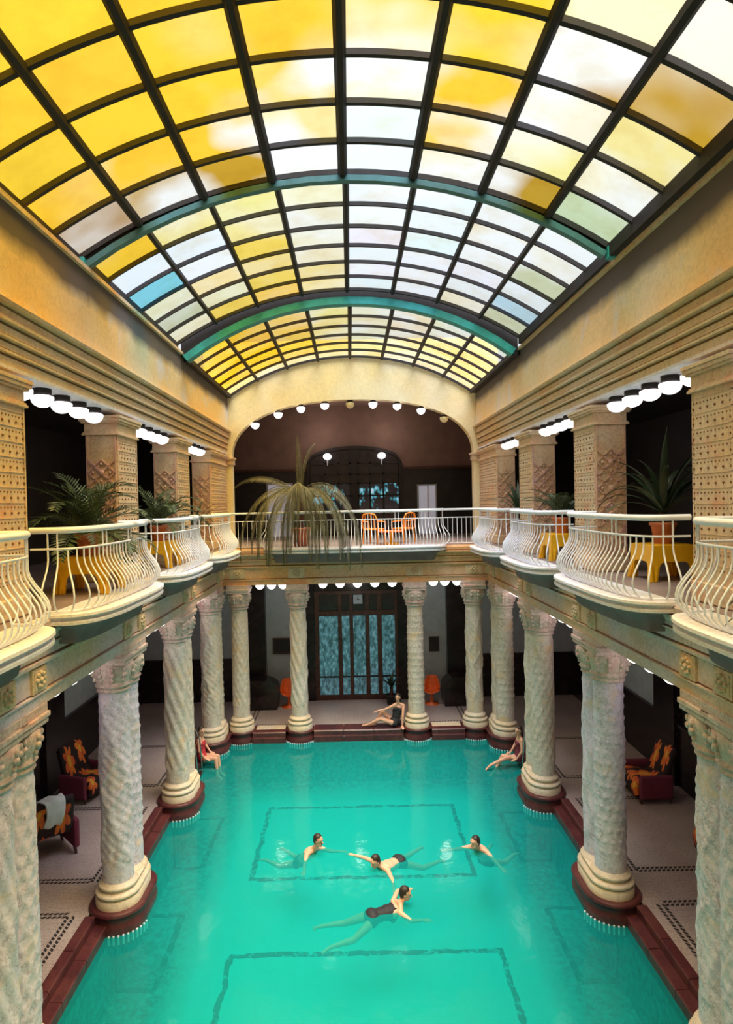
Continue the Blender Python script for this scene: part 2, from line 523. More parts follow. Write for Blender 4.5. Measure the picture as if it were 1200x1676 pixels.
def door_glass_mat():
    """rippled door glass with the blue light of the next hall coming through"""
    m, nt, b = newmat('rippled_door_glass')
    v = coords(nt, scale=(1, 1, 0.55), obj='world')
    n = noise(nt, v, 11, 4, 0.7)
    c = ramp(nt, n, [(0.36, (0.01, 0.03, 0.04)), (0.52, (0.08, 0.22, 0.26)), (0.68, (0.25, 0.55, 0.62))])
    nt.links.new(c, b.inputs['Emission Color'])
    b.inputs['Emission Strength'].default_value = 0.38
    b.inputs['Base Color'].default_value = (0.05, 0.09, 0.1, 1)
    b.inputs['Roughness'].default_value = 0.15
    return m
M['doorglass'] = door_glass_mat()

def upper_glass_mat():
    m, nt, b = newmat('upper_window_glass')
    v = coords(nt, scale=(1, 1, 0.7), obj='world')
    n = noise(nt, v, 3.2, 3, 0.6)
    s = N(nt, 'ShaderNodeSeparateXYZ'); nt.links.new(v, s.inputs[0])
    c = ramp(nt, n, [(0.54, (0.01, 0.008, 0.01)), (0.60, (0.05, 0.30, 0.38)), (0.70, (0.45, 0.62, 0.70))])
    nt.links.new(c, b.inputs['Emission Color'])
    b.inputs['Emission Strength'].default_value = 0.8
    b.inputs['Base Color'].default_value = (0.02, 0.015, 0.02, 1)
    b.inputs['Roughness'].default_value = 0.1
    return m
M['upglass'] = upper_glass_mat()
M['darkglass'] = plain('dark_glass', (0.03, 0.022, 0.028), 0.15, var=0.3)
M['paledoor'] = plain('pale_door', (0.40, 0.42, 0.50), 0.4, var=0.15, scale=2)
M['glowdoor'] = lamp_mat('glowing_pale_door', (0.50, 0.50, 0.60), 0.28)  # pale hall door leaves, with a glow added to make them brighter
# ================================================================== STRUCTURE
FY = 19.3          # far column line
UY = 21.2          # upper far wall
GZ = 5.58          # gallery floor
PY = [3.3, 7.15, 11.0, 14.85, 18.5]
CXL = 4.30     # rows of paired columns (near ones first)
struct = lambda o: tag(o, kind='structure')

def rects(name, mat, boxes, parent=None):
    mb = MB()
    for bx in boxes: mb.box(*bx)
    o = mb.build(name, mat, parent)
    if parent is None: struct(o)
    return o

# deck round the pool
rects('floor', M['floor'], [(-7.65, -4.70, -3, 19.55, -0.3, 0.0), (4.70, 7.65, -3, 19.55, -0.3, 0.0),
                            (-7.65, 7.65, 19.55, 22.3, -0.3, 0.0), (-4.70, 4.70, -3, -1.2, -0.3, 0.0)])
# pool basin
mb = MB()
mb.box(-4.5, 4.5, -1.3, 19.2, -1.7, -1.5)
mb.box(-4.7, -4.36, -1.3, 19.3, -1.6, -0.32); mb.box(4.36, 4.7, -1.3, 19.3, -1.6, -0.32)
mb.box(-4.4, 4.4, 19.0, 19.4, -1.6, -0.32); mb.box(-4.4, 4.4, -1.4, -1.2, -1.6, -0.32)
struct(mb.build('floor', M['pooltile']))
mb = MB()
nx, ny = 40, 90
V = [(-4.36 + 8.72 * i / nx, -1.2 + 20.2 * j / ny, -0.29) for j in range(ny + 1) for i in range(nx + 1)]
mb.add(V, [(j * (nx + 1) + i, j * (nx + 1) + i + 1, (j + 1) * (nx + 1) + i + 1, (j + 1) * (nx + 1) + i) for j in range(ny) for i in range(nx)], True)
tag(mb.build('pool_water', M['water']), 'clear turquoise water filling the long indoor swimming pool', 'water', kind='stuff')

# kerb of red marble: stones between the column pads
kerb = struct(empty('trim_1'))
def kerb_run_side(sx, y0, y1):
    L = y1 - y0; n = max(1, round(L / 0.85))
    for i in range(n):
        a = y0 + L * i / n + 0.006; c = y0 + L * (i + 1) / n - 0.006
        m = MB()
        prof = [(4.72, -0.3), (4.72, 0.03), (4.57, 0.03), (4.55, 0.01), (4.55, -0.12), (4.38, -0.125), (4.36, -0.14), (4.36, -0.45), (4.5, -0.45)]
        m.prism([(sx * x, z) for x, z in prof], 'y', a, c)
        m.build('kerb_stone', M['kerb'], kerb)
for sx in (-1, 1):
    kerb_run_side(sx, -1.2, PY[0] - 0.4)
    for i in range(4):
        kerb_run_side(sx, PY[i] + 0.95, PY[i + 1] - 0.42)
def kerb_run_far(x0, x1, yf):
    L = x1 - x0; n = max(1, round(L / 0.8))
    for i in range(n):
        a = x0 + L * i / n + 0.006; c = x0 + L * (i + 1) / n - 0.006
        m = MB()
        m.prism([(19.6, -0.3), (19.6, 0.03), (yf + 0.03, 0.03), (yf, 0.0), (yf, -0.12), (yf - 0.05, -0.14), (yf - 0.05, -0.45), (yf + 0.1, -0.45)], 'x', a, c)
        m.build('kerb_stone', M['kerb'], kerb)
kerb_run_far(-1.36, 1.36, 19.08)
kerb_run_far(-3.2, -2.2, 19.0); kerb_run_far(2.2, 3.2, 19.0)

def pad(p0, p1, r):
    m = MB()
    m.stadium(p0, p1, [(r - 0.02, -0.5), (r + 0.02, -0.24), (r + 0.02, -0.16), (r - 0.015, -0.12), (r - 0.015, -0.02), (r + 0.025, 0.0), (r + 0.03, 0.03), (r, 0.06)], 12)
    m.build('column_pad', M['kerb'], kerb)
    # white drain tiles below the pad, at the waterline
    q = MB()
    a0 = Vector(p0[:2]); 
    for k in range(-9, 10):
        a = -PI / 2 + k * 0.155
        px, py = a0.x + (r + 0.035) * math.cos(a), a0.y + (r + 0.035) * math.sin(a)
        c, s_ = math.cos(a), math.sin(a)
        w_, t_ = 0.014, 0.012
        P = []
        for z in (-0.42, -0.27):
            for (u_, v_) in ((-w_, -t_), (w_, -t_), (w_, t_), (-w_, t_)):
                P.append((px - s_ * u_ + c * v_, py + c * u_ + s_ * v_, z))
        q.add(P, [(0, 1, 2, 3), (7, 6, 5, 4), (0, 4, 5, 1), (1, 5, 6, 2), (2, 6, 7, 3), (3, 7, 4, 0)])
    o = q.build('drain_tile', M['white'], kerb); o['kind'] = 'stuff'
for sx in (-1, 1):
    for y in PY:
        pad((sx * CXL, y), (sx * CXL, y + 0.50), 0.47)
for x in (-3.56, -1.78, 1.78, 3.56):
    pad((x, FY), (x, FY + 0.01), 0.42)

# dashed borders of black tiles in the deck
def dashes(pts_list, name='border_tile'):
    m = MB()
    for (ax, ay, bx_, by_, step, ln, wd) in pts_list:
        A = Vector((ax, ay)); B = Vector((bx_, by_)); d = (B - A); L = d.length; d.normalize(); nrm = Vector((-d.y, d.x))
        k = 0
        while (k + 1) * step < L:
            c = A + d * (k + 0.5) * step
            P = [c + d * (sx_ * ln / 2) + nrm * (sy_ * wd / 2) + d * (sy_ * wd * 0.35) for sx_, sy_ in ((-1, -1), (1, -1), (1, 1), (-1, 1))]
            m.add([(p.x, p.y, 0.004) for p in P] + [(p.x, p.y, -0.01) for p in P], [(0, 1, 2, 3), (0, 4, 5, 1), (1, 5, 6, 2), (2, 6, 7, 3), (3, 7, 4, 0)])
            k += 1
    o = m.build(name, M['iron'], flo)
    o['kind'] = 'stuff'
flo = struct(empty('trim_2'))
for sx in (-1, 1):
    runs = []
    for (ya, yb) in ((4.3, 6.9), (8.0, 10.7), (11.6, 14.5), (15.55, 18.2)):
        for xx in (4.93, 5.03):
            runs.append((sx * xx, ya, sx * xx, yb, 0.085, 0.055, 0.055))
        for yy in (ya, ya + 0.09, yb, yb - 0.09):
            runs.append((sx * 5.05, yy, sx * 7.2, yy, 0.085, 0.055, 0.05))
    dashes(runs)
    dashes([(sx * 2.05, 19.75, sx * 3.3, 19.75, 0.09, 0.05, 0.06), (sx * 2.05, 21.5, sx * 3.3, 21.5, 0.09, 0.05, 0.06),
            (sx * 3.3, 19.75, sx * 3.3, 21.5, 0.09, 0.055, 0.05), (sx * 3.42, 19.75, sx * 3.42, 21.5, 0.09, 0.055, 0.05)])
# pale threshold slabs between the far columns
rects('trim_3', M['base'], [(-3.12, -2.24, 19.25, 19.62, 0.0, 0.035), (2.24, 3.12, 19.25, 19.62, 0.0, 0.035)])

# lower rooms: outer walls with a dark marble dado and grey plaster above
def wall_side(name, sx):
    w = struct(empty(name))
    x0, x1 = sorted((sx * 7.65, sx * 7.95))
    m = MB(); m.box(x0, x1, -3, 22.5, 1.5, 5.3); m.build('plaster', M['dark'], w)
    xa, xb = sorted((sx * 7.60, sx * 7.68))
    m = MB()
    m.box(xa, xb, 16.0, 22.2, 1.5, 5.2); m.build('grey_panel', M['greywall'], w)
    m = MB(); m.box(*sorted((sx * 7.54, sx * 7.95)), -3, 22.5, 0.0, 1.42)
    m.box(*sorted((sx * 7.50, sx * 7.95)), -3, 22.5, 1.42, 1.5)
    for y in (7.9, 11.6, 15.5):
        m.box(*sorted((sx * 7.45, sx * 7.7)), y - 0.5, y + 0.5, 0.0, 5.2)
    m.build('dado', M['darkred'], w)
wall_side('wall_left', -1); wall_side('wall_right', 1)

wb = struct(empty('wall_back'))
m = MB()
for sx in (-1, 1):
    m.box(*sorted((sx * 1.80, sx * 3.16)), 22.2, 22.5, 0.0, 5.3)
    m.box(*sorted((sx * 3.80, sx * 7.7)), 22.25, 22.5, 1.45, 5.3)
m.build('grey_plaster', M['greywall'], wb)
m = MB()
for sx in (-1, 1):
    m.box(*sorted((sx * 1.45, sx * 1.82)), 22.05, 22.5, 0.0, 5.3)
    m.box(*sorted((sx * 3.14, sx * 3.82)), 21.9, 22.5, 0.0, 5.3)
    m.box(*sorted((sx * 3.80, sx * 7.7)), 22.15, 22.5, 0.0, 1.5)
m.box(-1.5, 1.5, 22.1, 22.5, 3.75, 5.3)
m.build('dark_pier', M['darkred'], wb)

# glazed double door in the back wall
dr = struct(empty('door_1'))
m = MB()
xs = [(-1.29, -0.63), (-0.49, -0.23), (-0.10, 0.32), (0.47, 0.74), (0.90, 1.35)]
zt = 3.7
edges = [-1.45] + [0.5 * (xs[i][1] + xs[i + 1][0]) for i in range(4)] + [1.45]
pw = []
prev = -1.45
for (a, b_) in xs:
    m.box(prev, a, 22.08, 22.24, 0.0, zt, 0.012)
    prev = b_
m.box(prev, 1.45, 22.08, 22.24, 0.0, zt, 0.012)
m.box(-1.45, 1.45, 22.09, 22.23, 0.0, 0.18, 0.01)
m.box(-1.45, 1.45, 22.07, 22.25, 2.95, 3.12, 0.01)
m.box(-1.45, 1.45, 22.07, 22.25, zt, zt + 0.12, 0.01)
m.build('door_frame', M['wood'], dr)
for (a, b_) in xs:
    m = MB(); m.box(a, b_, 22.12, 22.19, 0.78, 0.83); m.build('door_rail', M['iron'], dr)
    for (z0, z1) in ((0.18, 0.78), (0.83, 2.95)):
        m = MB(); m.box(a - 0.01, b_ + 0.01, 22.15, 22.17, z0, z1); m.build('pane', M['doorglass'], dr)
    m = MB(); m.box(a - 0.01, b_ + 0.01, 22.15, 22.17, 3.12, zt); m.build('transom_pane', M['darkglass'], dr)

# ---------------- lower entablature, U-shaped
BX, BY = 4.0, 19.1
path = [(-BX, -1.2), (-BX, BY), (BX, BY), (BX, -1.2)]
def band(name, mat, prof, pth=path, smooth=False):
    m = MB(); m.sweep(pth, [(-p, z) for p, z in prof], True, smooth)
    return struct(m.build(name, mat))
band('trim_4', M['entab'], [(-0.72, 4.46), (0.0, 4.46), (0.0, 4.605), (0.03, 4.615), (0.03, 4.635), (-0.09, 4.64), (-0.09, 4.66), (-0.72, 4.66)])
band('trim_5', M['entab'], [(-0.72, 4.66), (-0.005, 4.66), (-0.005, 4.95), (0.01, 4.965), (0.05, 4.985), (0.055, 5.03), (-0.10, 5.035), (-0.10, 5.06), (-0.72, 5.06)])
band('trim_6', M['entab'], [(-0.72, 5.06), (0.03, 5.06), (0.04, 5.08), (0.045, 5.18), (0.085, 5.20), (0.085, 5.22), (-0.02, 5.225), (-0.02, 5.24), (0.07, 5.245), (0.07, 5.30), (0.10, 5.335), (0.14, 5.35), (0.145, 5.40), (0.0, 5.405), (0.0, 5.42), (-0.72, 5.42)])
band('trim_7', M['entab'], [(-0.72, 5.42), (0.10, 5.42), (0.11, 5.50), (0.08, 5.56), (-0.72, 5.56)])
# carved blocks on the frieze above each pair of columns
blocks = struct(empty('trim_8'))
def carved_block(c, nrm, w=0.5, h=0.30):
    m = MB()
    t = Vector((-nrm[1], nrm[0], 0))
    n = Vector((nrm[0], nrm[1], 0)); c = Vector(c)
    def pt(u, z, d): return c + t * u + n * d + Vector((0, 0, z))
    def slab(u0, u1, z0, z1, d):
        P = [pt(u, z, dd) for dd in (-0.02, d) for (u, z) in ((u0, z0), (u1, z0), (u1, z1), (u0, z1))]
        m.add(P, [(0, 1, 2, 3), (7, 6, 5, 4), (0, 4, 5, 1), (1, 5, 6, 2), (2, 6, 7, 3), (3, 7, 4, 0)])
    slab(-w / 2, w / 2, 0, h, 0.022)
    slab(-w / 2 + 0.04, w / 2 - 0.04, 0.035, h - 0.035, 0.03)
    for k in range(8):
        a = k * PI / 4
        m.ball(pt(0.085 * math.cos(a), h / 2 + 0.085 * math.sin(a), 0.032), (0.034, 0.034, 0.034), 6, 4)
    m.ball(pt(0, h / 2, 0.035), 0.04, 8, 5)
    m.build('carved_block', M['pilaster'], blocks)
for sx in (-1, 1):
    for y in PY:
        for dy in (-0.12, 0.62):
            carved_block((sx * 3.995, y + dy, 4.655), (-sx, 0), 0.36)
for x in (-3.56, -1.78, 1.78, 3.56):
    carved_block((x, 19.095, 4.655), (0, -1), 0.5)

# gallery floors
rects('floor', M['galleryfloor'], [(-7.7, -3.97, -3, 21.0, 5.30, 5.575), (3.97, 7.7, -3, 21.0, 5.30, 5.575), (-7.7, 7.7, 21.0, 26, 5.30, 5.575), (-3.97, 3.97, 19.13, 21.0, 5.30, 5.575)])
rects('ceiling', M['brownwall'], [(-7.7, -4.7, -3, 22.4, 5.22, 5.30), (4.7, 7.7, -3, 22.4, 5.22, 5.30), (-4.7, 4.7, 19.8, 22.4, 5.22, 5.30)])

# ---------------- upper level
XU = 4.2
upz = 8.60
# side beams with their stepped mouldings
def upper_band(name, mat, prof):
    o = struct(empty(name))
    for pth in ([(-XU, -1.2), (-XU, UY)], [(XU, UY), (XU, -1.2)]):
        m = MB(); m.sweep(pth, [(-p, z) for p, z in prof], True); m.build('moulding', mat, o)
upper_band('trim_9', M['cornice'], [(-0.6, 8.60), (0.0, 8.60), (0.0, 8.735), (-0.09, 8.74), (-0.09, 8.765), (0.045, 8.77), (0.045, 8.80), (0.0, 8.82), (-0.6, 8.82)])
upper_band('trim_10', M['cornice'], [(-0.6, 8.82), (0.02, 8.82), (0.02, 8.895), (-0.07, 8.90), (-0.07, 8.925), (0.075, 8.93), (0.075, 8.96), (0.02, 8.98), (-0.6, 8.98)])
upper_band('trim_11', M['cornice'], [(-0.6, 8.98), (0.05, 8.98), (0.05, 9.075), (-0.05, 9.08), (-0.05, 9.11), (0.115, 9.115), (0.115, 9.15), (0.05, 9.17), (-0.6, 9.17)])
upper_band('trim_12', M['cornice'], [(-0.6, 9.17), (0.07, 9.17), (0.075, 9.20), (0.09, 9.26), (0.0, 9.265), (0.0, 9.285), (0.165, 9.30), (0.18, 9.335), (0.07, 9.345), (-0.6, 9.345)])
# plaster above the cornice, up to the roof
for sx, nm in ((-1, 'wall_upper_left'), (1, 'wall_upper_right')):
    m = MB()
    m.box(*sorted((sx * 4.13, sx * 4.8)), -1.2, UY + 0.1, 9.30, 10.60)
    struct(m.build(nm, M['darktopplaster']))
    e = struct(empty('trim_13'))
    m = MB(); m.box(*sorted((sx * 4.07, sx * 4.8)), -1.2, UY, 10.545, 10.61)
    m.build('ledge', M['cornice'], e)
    # galleries: outer wall
    m = MB(); m.box(*sorted((sx * 7.65, sx * 7.95)), -3, 22.5, 5.3, 9.4); struct(m.build(nm.replace('upper', 'gallery'), M['dark']))
rects('ceiling', M['dark'], [(-7.9, -4.78, -3, 22.5, 8.86, 9.0), (4.78, 7.9, -3, 22.5, 8.86, 9.0)])
# soffits
rects('ceiling', M['slab'], [(-4.80, -4.19, -1.2, UY, 8.585, 8.63), (4.19, 4.80, -1.2, UY, 8.585, 8.63)])

# far upper wall with its flat arch
def arch_z(x, hw=4.03, z0=8.45, hgt=1.87, e=2.3):
    t = min(1.0, abs(x) / hw)
    return z0 + hgt * max(0.0, 1 - t ** e) ** (1 / e)
SPAN = 4.02
def glaze_z(x, apex, hw, zs):
    s = apex - zs; Rr = (hw * hw + s * s) / (2 * s)
    return apex - Rr + math.sqrt(max(0, Rr * Rr - x * x))
m = MB()
n = 64
th = (UY, UY + 0.35)
ptsA = []
for i in range(n + 1):
    a = PI * i / n
    x = -4.03 * math.copysign(abs(math.cos(a)) ** (2 / 2.3), math.cos(a))
    ptsA.append((x, 8.45 + 1.87 * abs(math.sin(a)) ** (2 / 2.3)))
top = [(x, 12.3) for x, z in ptsA]
V = []; Fc = []
for y in th:
    V += [(x, y, z) for x, z in ptsA] + [(x, y, 12.3) for x, z in top]
k = n + 1
for i in range(n):
    Fc.append((i, i + 1, k + i + 1, k + i))
    Fc.append((2 * k + i, 3 * k + i, 3 * k + i + 1, 2 * k + i + 1))
    Fc.append((i, 2 * k + i, 2 * k + i + 1, i + 1))
m.add(V, Fc)
for sx in (-1, 1):
    m.box(*sorted((sx * 4.03, sx * 4.9)), UY, UY + 0.35, 5.575, 12.3)
struct(m.build('wall_upper_back', M['endplaster']))

# hall behind the arch
rects('ceiling', M['brownwall'], [(-7.7, 7.7, UY + 0.35, 25.8, 10.75, 10.9)])
rects('wall_hall_back', M['brownwall'], [(-7.7, 7.7, 25.5, 25.8, 8.25, 10.75)])
rects('wall_hall_panelling', M['dark'], [(-7.7, 7.7, 25.46, 25.8, 5.575, 8.25), (-7.7, -7.5, UY + 0.3, 25.6, 5.5, 10.8), (7.5, 7.7, UY + 0.3, 25.6, 5.5, 10.8),
                                        (-7.7, -4.9, UY + 0.2, UY + 0.35, 5.5, 10.8), (4.9, 7.7, UY + 0.2, UY + 0.35, 5.5, 10.8)])
rects('trim_14', M['wood'], [(-7.5, 7.5, 25.40, 25.46, 8.18, 8.27)])
# arched window of the hall
win = struct(empty('window_1', (0, 0, 0)))
WC, WH = 0.07, 1.88
def wz(x): return 8.50 + 0.62 * math.sqrt(max(0, 1 - ((x - WC) / WH) ** 2)) ** 1.0
def arc_strip(m, x0, x1, y0, y1, top_f, bot_f, n=20):
    V = []; Fc = []
    for i in range(n + 1):
        x = x0 + (x1 - x0) * i / n
        V += [(x, y0, bot_f(x)), (x, y0, top_f(x)), (x, y1, bot_f(x)), (x, y1, top_f(x))]
    for i in range(n):
        a = i * 4; b_ = a + 4
        Fc += [(a, b_, b_ + 1, a + 1), (a + 2, a + 3, b_ + 3, b_ + 2), (a + 1, b_ + 1, b_ + 3, a + 3), (a, a + 2, b_ + 2, b_)]
    Fc += [(0, 1, 3, 2), (n * 4, n * 4 + 2, n * 4 + 3, n * 4 + 1)]
    m.add(V, Fc)
m = MB()
arc_strip(m, WC - WH, WC + WH, 25.30, 25.42, lambda x: wz(x) + 0.02, lambda x: wz(x) - 0.10)
for sx in (-1, 1):
    m.box(*sorted((WC + sx * (WH - 0.10), WC + sx * WH)), 25.30, 25.42, 5.6, 8.5)
m.build('window_frame', M['iron'], win)
cols = [-1.78, -1.15, -0.62, -0.16, 0.16, 0.62, 1.15, 1.78]
rows_ = [5.7, 6.55, 7.15, 7.65, 8.02, 8.45]
for i in range(7):
    a, b_ = WC + cols[i] + 0.03, WC + cols[i + 1] - 0.03
    if i == 3: continue
    for j in range(5):
        m = MB(); m.box(a, b_, 25.37, 25.39, rows_[j] + 0.03, rows_[j + 1] - 0.03)
        m.build('pane', M['upglass'] if j in (1, 2) else M['darkglass'], win)
    m = MB(); arc_strip(m, a, b_, 25.37, 25.39, lambda x: wz(x) - 0.05, lambda x: 8.48, 6); m.build('arched_pane', M['darkglass'], win)
m = MB()
for c in cols[1:-1]:
    m.box(WC + c - 0.035, WC + c + 0.035, 25.33, 25.40, 5.6, wz(WC + c) - 0.03)
m.box(WC - 0.16, WC + 0.16, 25.34, 25.40, 5.6, wz(WC) - 0.05)
for r in rows_[1:]:
    m.box(WC - WH, WC + WH, 25.33, 25.40, r - 0.03, r + 0.03)
m.build('window_bars', M['iron'], win)
# doors of the hall
def hall_door(name, x0, x1, ztop, door_leaf_mat):
    d = struct(empty(name))
    m = MB(); m.box(x0 - 0.06, x0, 25.36, 25.47, GZ, ztop + 0.06); m.box(x1, x1 + 0.06, 25.36, 25.47, GZ, ztop + 0.06); m.box(x0, x1, 25.36, 25.47, ztop, ztop + 0.06)
    m.build('door_frame', M['greywall'], d)
    xm = 0.5 * (x0 + x1) + 0.03
    for a, b_ in ((x0, xm - 0.03), (xm + 0.03, x1)):
        m = MB(); m.box(a, b_, 25.40, 25.44, GZ, ztop, 0.008); m.build('door_leaf', door_leaf_mat, d)
    m = MB(); m.box(xm - 0.03, xm + 0.03, 25.37, 25.45, GZ, ztop); m.build('door_post', M['white'], d)
hall_door('door_2', -3.38, -2.45, 7.66, M['glowdoor'])
hall_door('door_3', 2.63, 3.30, 7.50, M['glowdoor'])

# wall behind the camera closes the room
rects('wall_front', M['plaster'], [(-7.9, 7.9, -3.3, -3.0, -0.3, 12.6)])
rects('wall_front', M['dark'], [(-7.9, 7.9, 22.5, 25.8, -0.3, 5.2)])
# roof over the galleries and the halls, so that daylight comes only through the glass
rects('ceiling', M['dark'], [(-8, -4.75, -3.3, 22.6, 9.6, 9.8), (4.75, 8, -3.3, 22.6, 9.6, 9.8), (-8, 8, UY + 0.36, 26, 11.0, 11.2), (-8, 8, -3.3, -1.2, 12.3, 12.5)])
for sx in (-1, 1):
    rects('wall_parapet', M['dark'], [(*sorted((sx * 4.8, sx * 4.95)), -3.3, 21.5, 9.6, 10.60)])
# ================================================================== SKYLIGHT
YEL = (1.0, 0.60, 0.04); YEL2 = (1.0, 0.68, 0.13); LY = (0.96, 0.80, 0.34); WHT = (0.90, 0.94, 0.96); CRM = (0.92, 0.86, 0.62)
CYN = (0.25, 0.70, 0.78); PGN = (0.60, 0.68, 0.46); OCH = (0.55, 0.32, 0.03); BRN = (0.42, 0.22, 0.04)
bays = [
    dict(y0=-0.9, y1=4.35, zs=10.78, hw=4.14, apex=12.02, lab='nearest bay of the arched yellow glass roof, above the gallery rail', key=None),
    dict(y0=4.66, y1=9.93, zs=10.78, hw=4.14, apex=12.02, lab='large bay of the arched glass roof nearest the top edge, mostly bright yellow panes', key='near'),
    dict(y0=10.08, y1=15.3, zs=10.78, hw=4.14, apex=12.02, lab='middle bay of the arched glass roof, yellow panes left and white panes right', key='mid'),
    dict(y0=15.65, y1=21.15, zs=10.52, hw=4.02, apex=11.75, lab='farthest bay of the arched glass roof, low pale yellow panes over the end wall', key='far')]
near = {5: [(BRN, .5), (OCH, .9), (OCH, 1), (WHT, .3), (WHT, .3), (CRM, .8), (OCH, .9), (PGN, .3)],
        4: [(YEL, .1), (YEL, .3), (YEL, 1), (LY, 1), (WHT, 1), (YEL2, 1), (LY, .6), (CRM, 1)],
        3: [(YEL, 0), (YEL, 0), (YEL, .3), (YEL2, 1), (CRM, 1), (YEL, .6), (CRM, 1), (LY, 1)],
        2: [(YEL, 0), (YEL, 0), (YEL, .1), (YEL, .2), (YEL2, .7), (YEL, .2), (OCH, .9), (OCH, 0.3)],
        1: [(YEL, 0), (YEL, 0), (YEL, 0), (YEL, .2), (YEL, .1), (YEL, .1), (YEL2, .5), (CRM, .4)],
        0: [(YEL, 0)] * 8}
mid = {0: [(YEL, .1), (LY, .4), (LY, .4), (CRM, .6), (WHT, 1), (WHT, 1), (WHT, 1), (WHT, 1)],
       1: [(WHT, 1), (WHT, 1), (LY, .4), (CRM, .8), (WHT, 1), (WHT, 1), (CRM, 1), (CRM, 1)],
       2: [(CYN, .5), (WHT, .8), (YEL2, .3), (CRM, .7), (WHT, 1), (WHT, .9), (WHT, .8), (PGN, .8)],
       3: [(CRM, .5), (LY, .4), (YEL2, .3), (CRM, .5), (WHT, .9), (WHT, 1), (WHT, .9), (WHT, .8)],
       4: [(PGN, .4), (CRM, .2), (YEL2, .2), (LY, .5), (WHT, 1), (WHT, .9), (WHT, .6), ((.5, .75, .76), .4)],
       5: [(CRM, .2), (YEL2, 0), (YEL2, .2), (LY, .4), (WHT, .9), (WHT, .8), (CRM, .5), (PGN, .1)]}
far = {r: [(YEL, .2), (YEL, .1), (YEL2, .2), (LY, .5), (CRM, .6), (CRM, .8), (CRM, .8), (CRM, .9)] for r in range(5)}
far[5] = [(LY, .5), (CRM, .6), (CRM, .6), (CRM, .8), (CRM, .8), (WHT, .8), (WHT, .8), (WHT, .9)]
tables = {'near': near, 'mid': mid, 'far': far}

def cxo(y): return -0.13 + 0.13 * min(1, max(0, (y - 8.0) / 13.0))
def glaze_pts(b, n):
    """points along the arch at equal angles"""
    s = b['apex'] - b['zs']; Rr = (b['hw'] ** 2 + s * s) / (2 * s); zc = b['apex'] - Rr
    A = math.asin(b['hw'] / Rr)
    return Rr, zc, A
for b in bays:
    root = empty('glass_roof', (cxo((b['y0'] + b['y1']) / 2), b['y0'], b['apex']), b['lab'], 'skylight', 'bays of the glass roof')
    iv = Matrix.Translation(Vector((0, -b['y0'], -b['apex'])))
    Rr, zc, A = glaze_pts(b, 8)
    NR = 6
    L = (b['y1'] - b['y0'])
    def P(t, y, dr=0.0): return (( Rr + dr) * math.sin(t), y - b['y0'], zc + (Rr + dr) * math.cos(t) - b['apex'])
    for c in range(8):
        t0 = -A + 2 * A * c / 8 + 0.006; t1 = -A + 2 * A * (c + 1) / 8 - 0.006
        for r in range(NR):
            ya = b['y0'] + L * r / NR + 0.02; yb = b['y0'] + L * (r + 1) / NR - 0.02
            V = []
            for dr in (0.0, 0.012):
                for k in range(4):
                    t = t0 + (t1 - t0) * k / 3
                    V += [P(t, ya, dr), P(t, yb, dr)]
            Fc = []
            for k in range(3):
                a = 2 * k
                Fc.append((a, a + 2, a + 3, a + 1))
            m = MB(); m.add(V[:8], Fc)
            o = m.build('pane', M['pane'], root)
            col = (LY, 0.6) if b['key'] is None else tables[b['key']][r][c]
            rnd = random.Random(c * 31 + r * 7 + int(b['y0'] * 10))
            j = [min(1, max(0, x * rnd.uniform(0.93, 1.05))) for x in col[0]]
            o.color = (j[0], j[1], j[2], col[1])
    # lengthwise glazing bars
    for c in range(1, 8):
        t = -A + 2 * A * c / 8
        w_ = 0.072 if b['key'] in ('near', None) else 0.055
        m = MB()
        cs, sn = math.cos(t), math.sin(t)
        V = []
        for y in (b['y0'], b['y1']):
            for (u, d) in ((-w_ * 0.8, 0.02), (w_ * 0.8, 0.02), (w_, -0.03), (w_ * 0.45, -0.10), (-w_ * 0.45, -0.10), (-w_, -0.03)):
                V.append((Rr * sn + u * cs + d * sn, y - b['y0'], zc + Rr * cs - u * sn + d * cs - b['apex']))
        Fc = [(0, 1, 2, 3, 4, 5), (11, 10, 9, 8, 7, 6)] + [(i, i + 6, (i + 1) % 6 + 6, (i + 1) % 6) for i in range(6)]
        m.add(V, Fc)
        m.build('glazing_bar', M['iron'], root)
    # edge beams
    for sx in (-1, 1):
        m = MB()
        xa = b['hw'] - 0.06
        m.box(*sorted((sx * xa, sx * (xa + 0.45))), 0, L, b['zs'] - 0.17 - b['apex'] + (0.0 if b['key'] != 'far' else 0.08), b['zs'] + 0.03 - b['apex'])
        m.build('edge_beam', M['iron'], root)
    # cross bars
    for r in range(0, NR + 1):
        yc = L * r / NR
        m = MB(); V = []; Fc = []
        ns = 32
        hw_ = (0.032 if b['key'] in ('near', None) else 0.020) if 0 < r < NR else 0.03
        for k in range(ns + 1):
            t = -A + 2 * A * k / ns
            for (dy, dr) in ((-hw_, 0.02), (hw_, 0.02), (hw_, -0.05), (-hw_, -0.05)):
                V.append(((Rr + dr) * math.sin(t), yc + dy, zc + (Rr + dr) * math.cos(t) - b['apex']))
        for k in range(ns):
            for j in range(4):
                Fc.append((k * 4 + j, (k + 1) * 4 + j, (k + 1) * 4 + (j + 1) % 4, k * 4 + (j + 1) % 4))
        m.add(V, Fc)
        m.build('cross_bar', M['iron'], root)

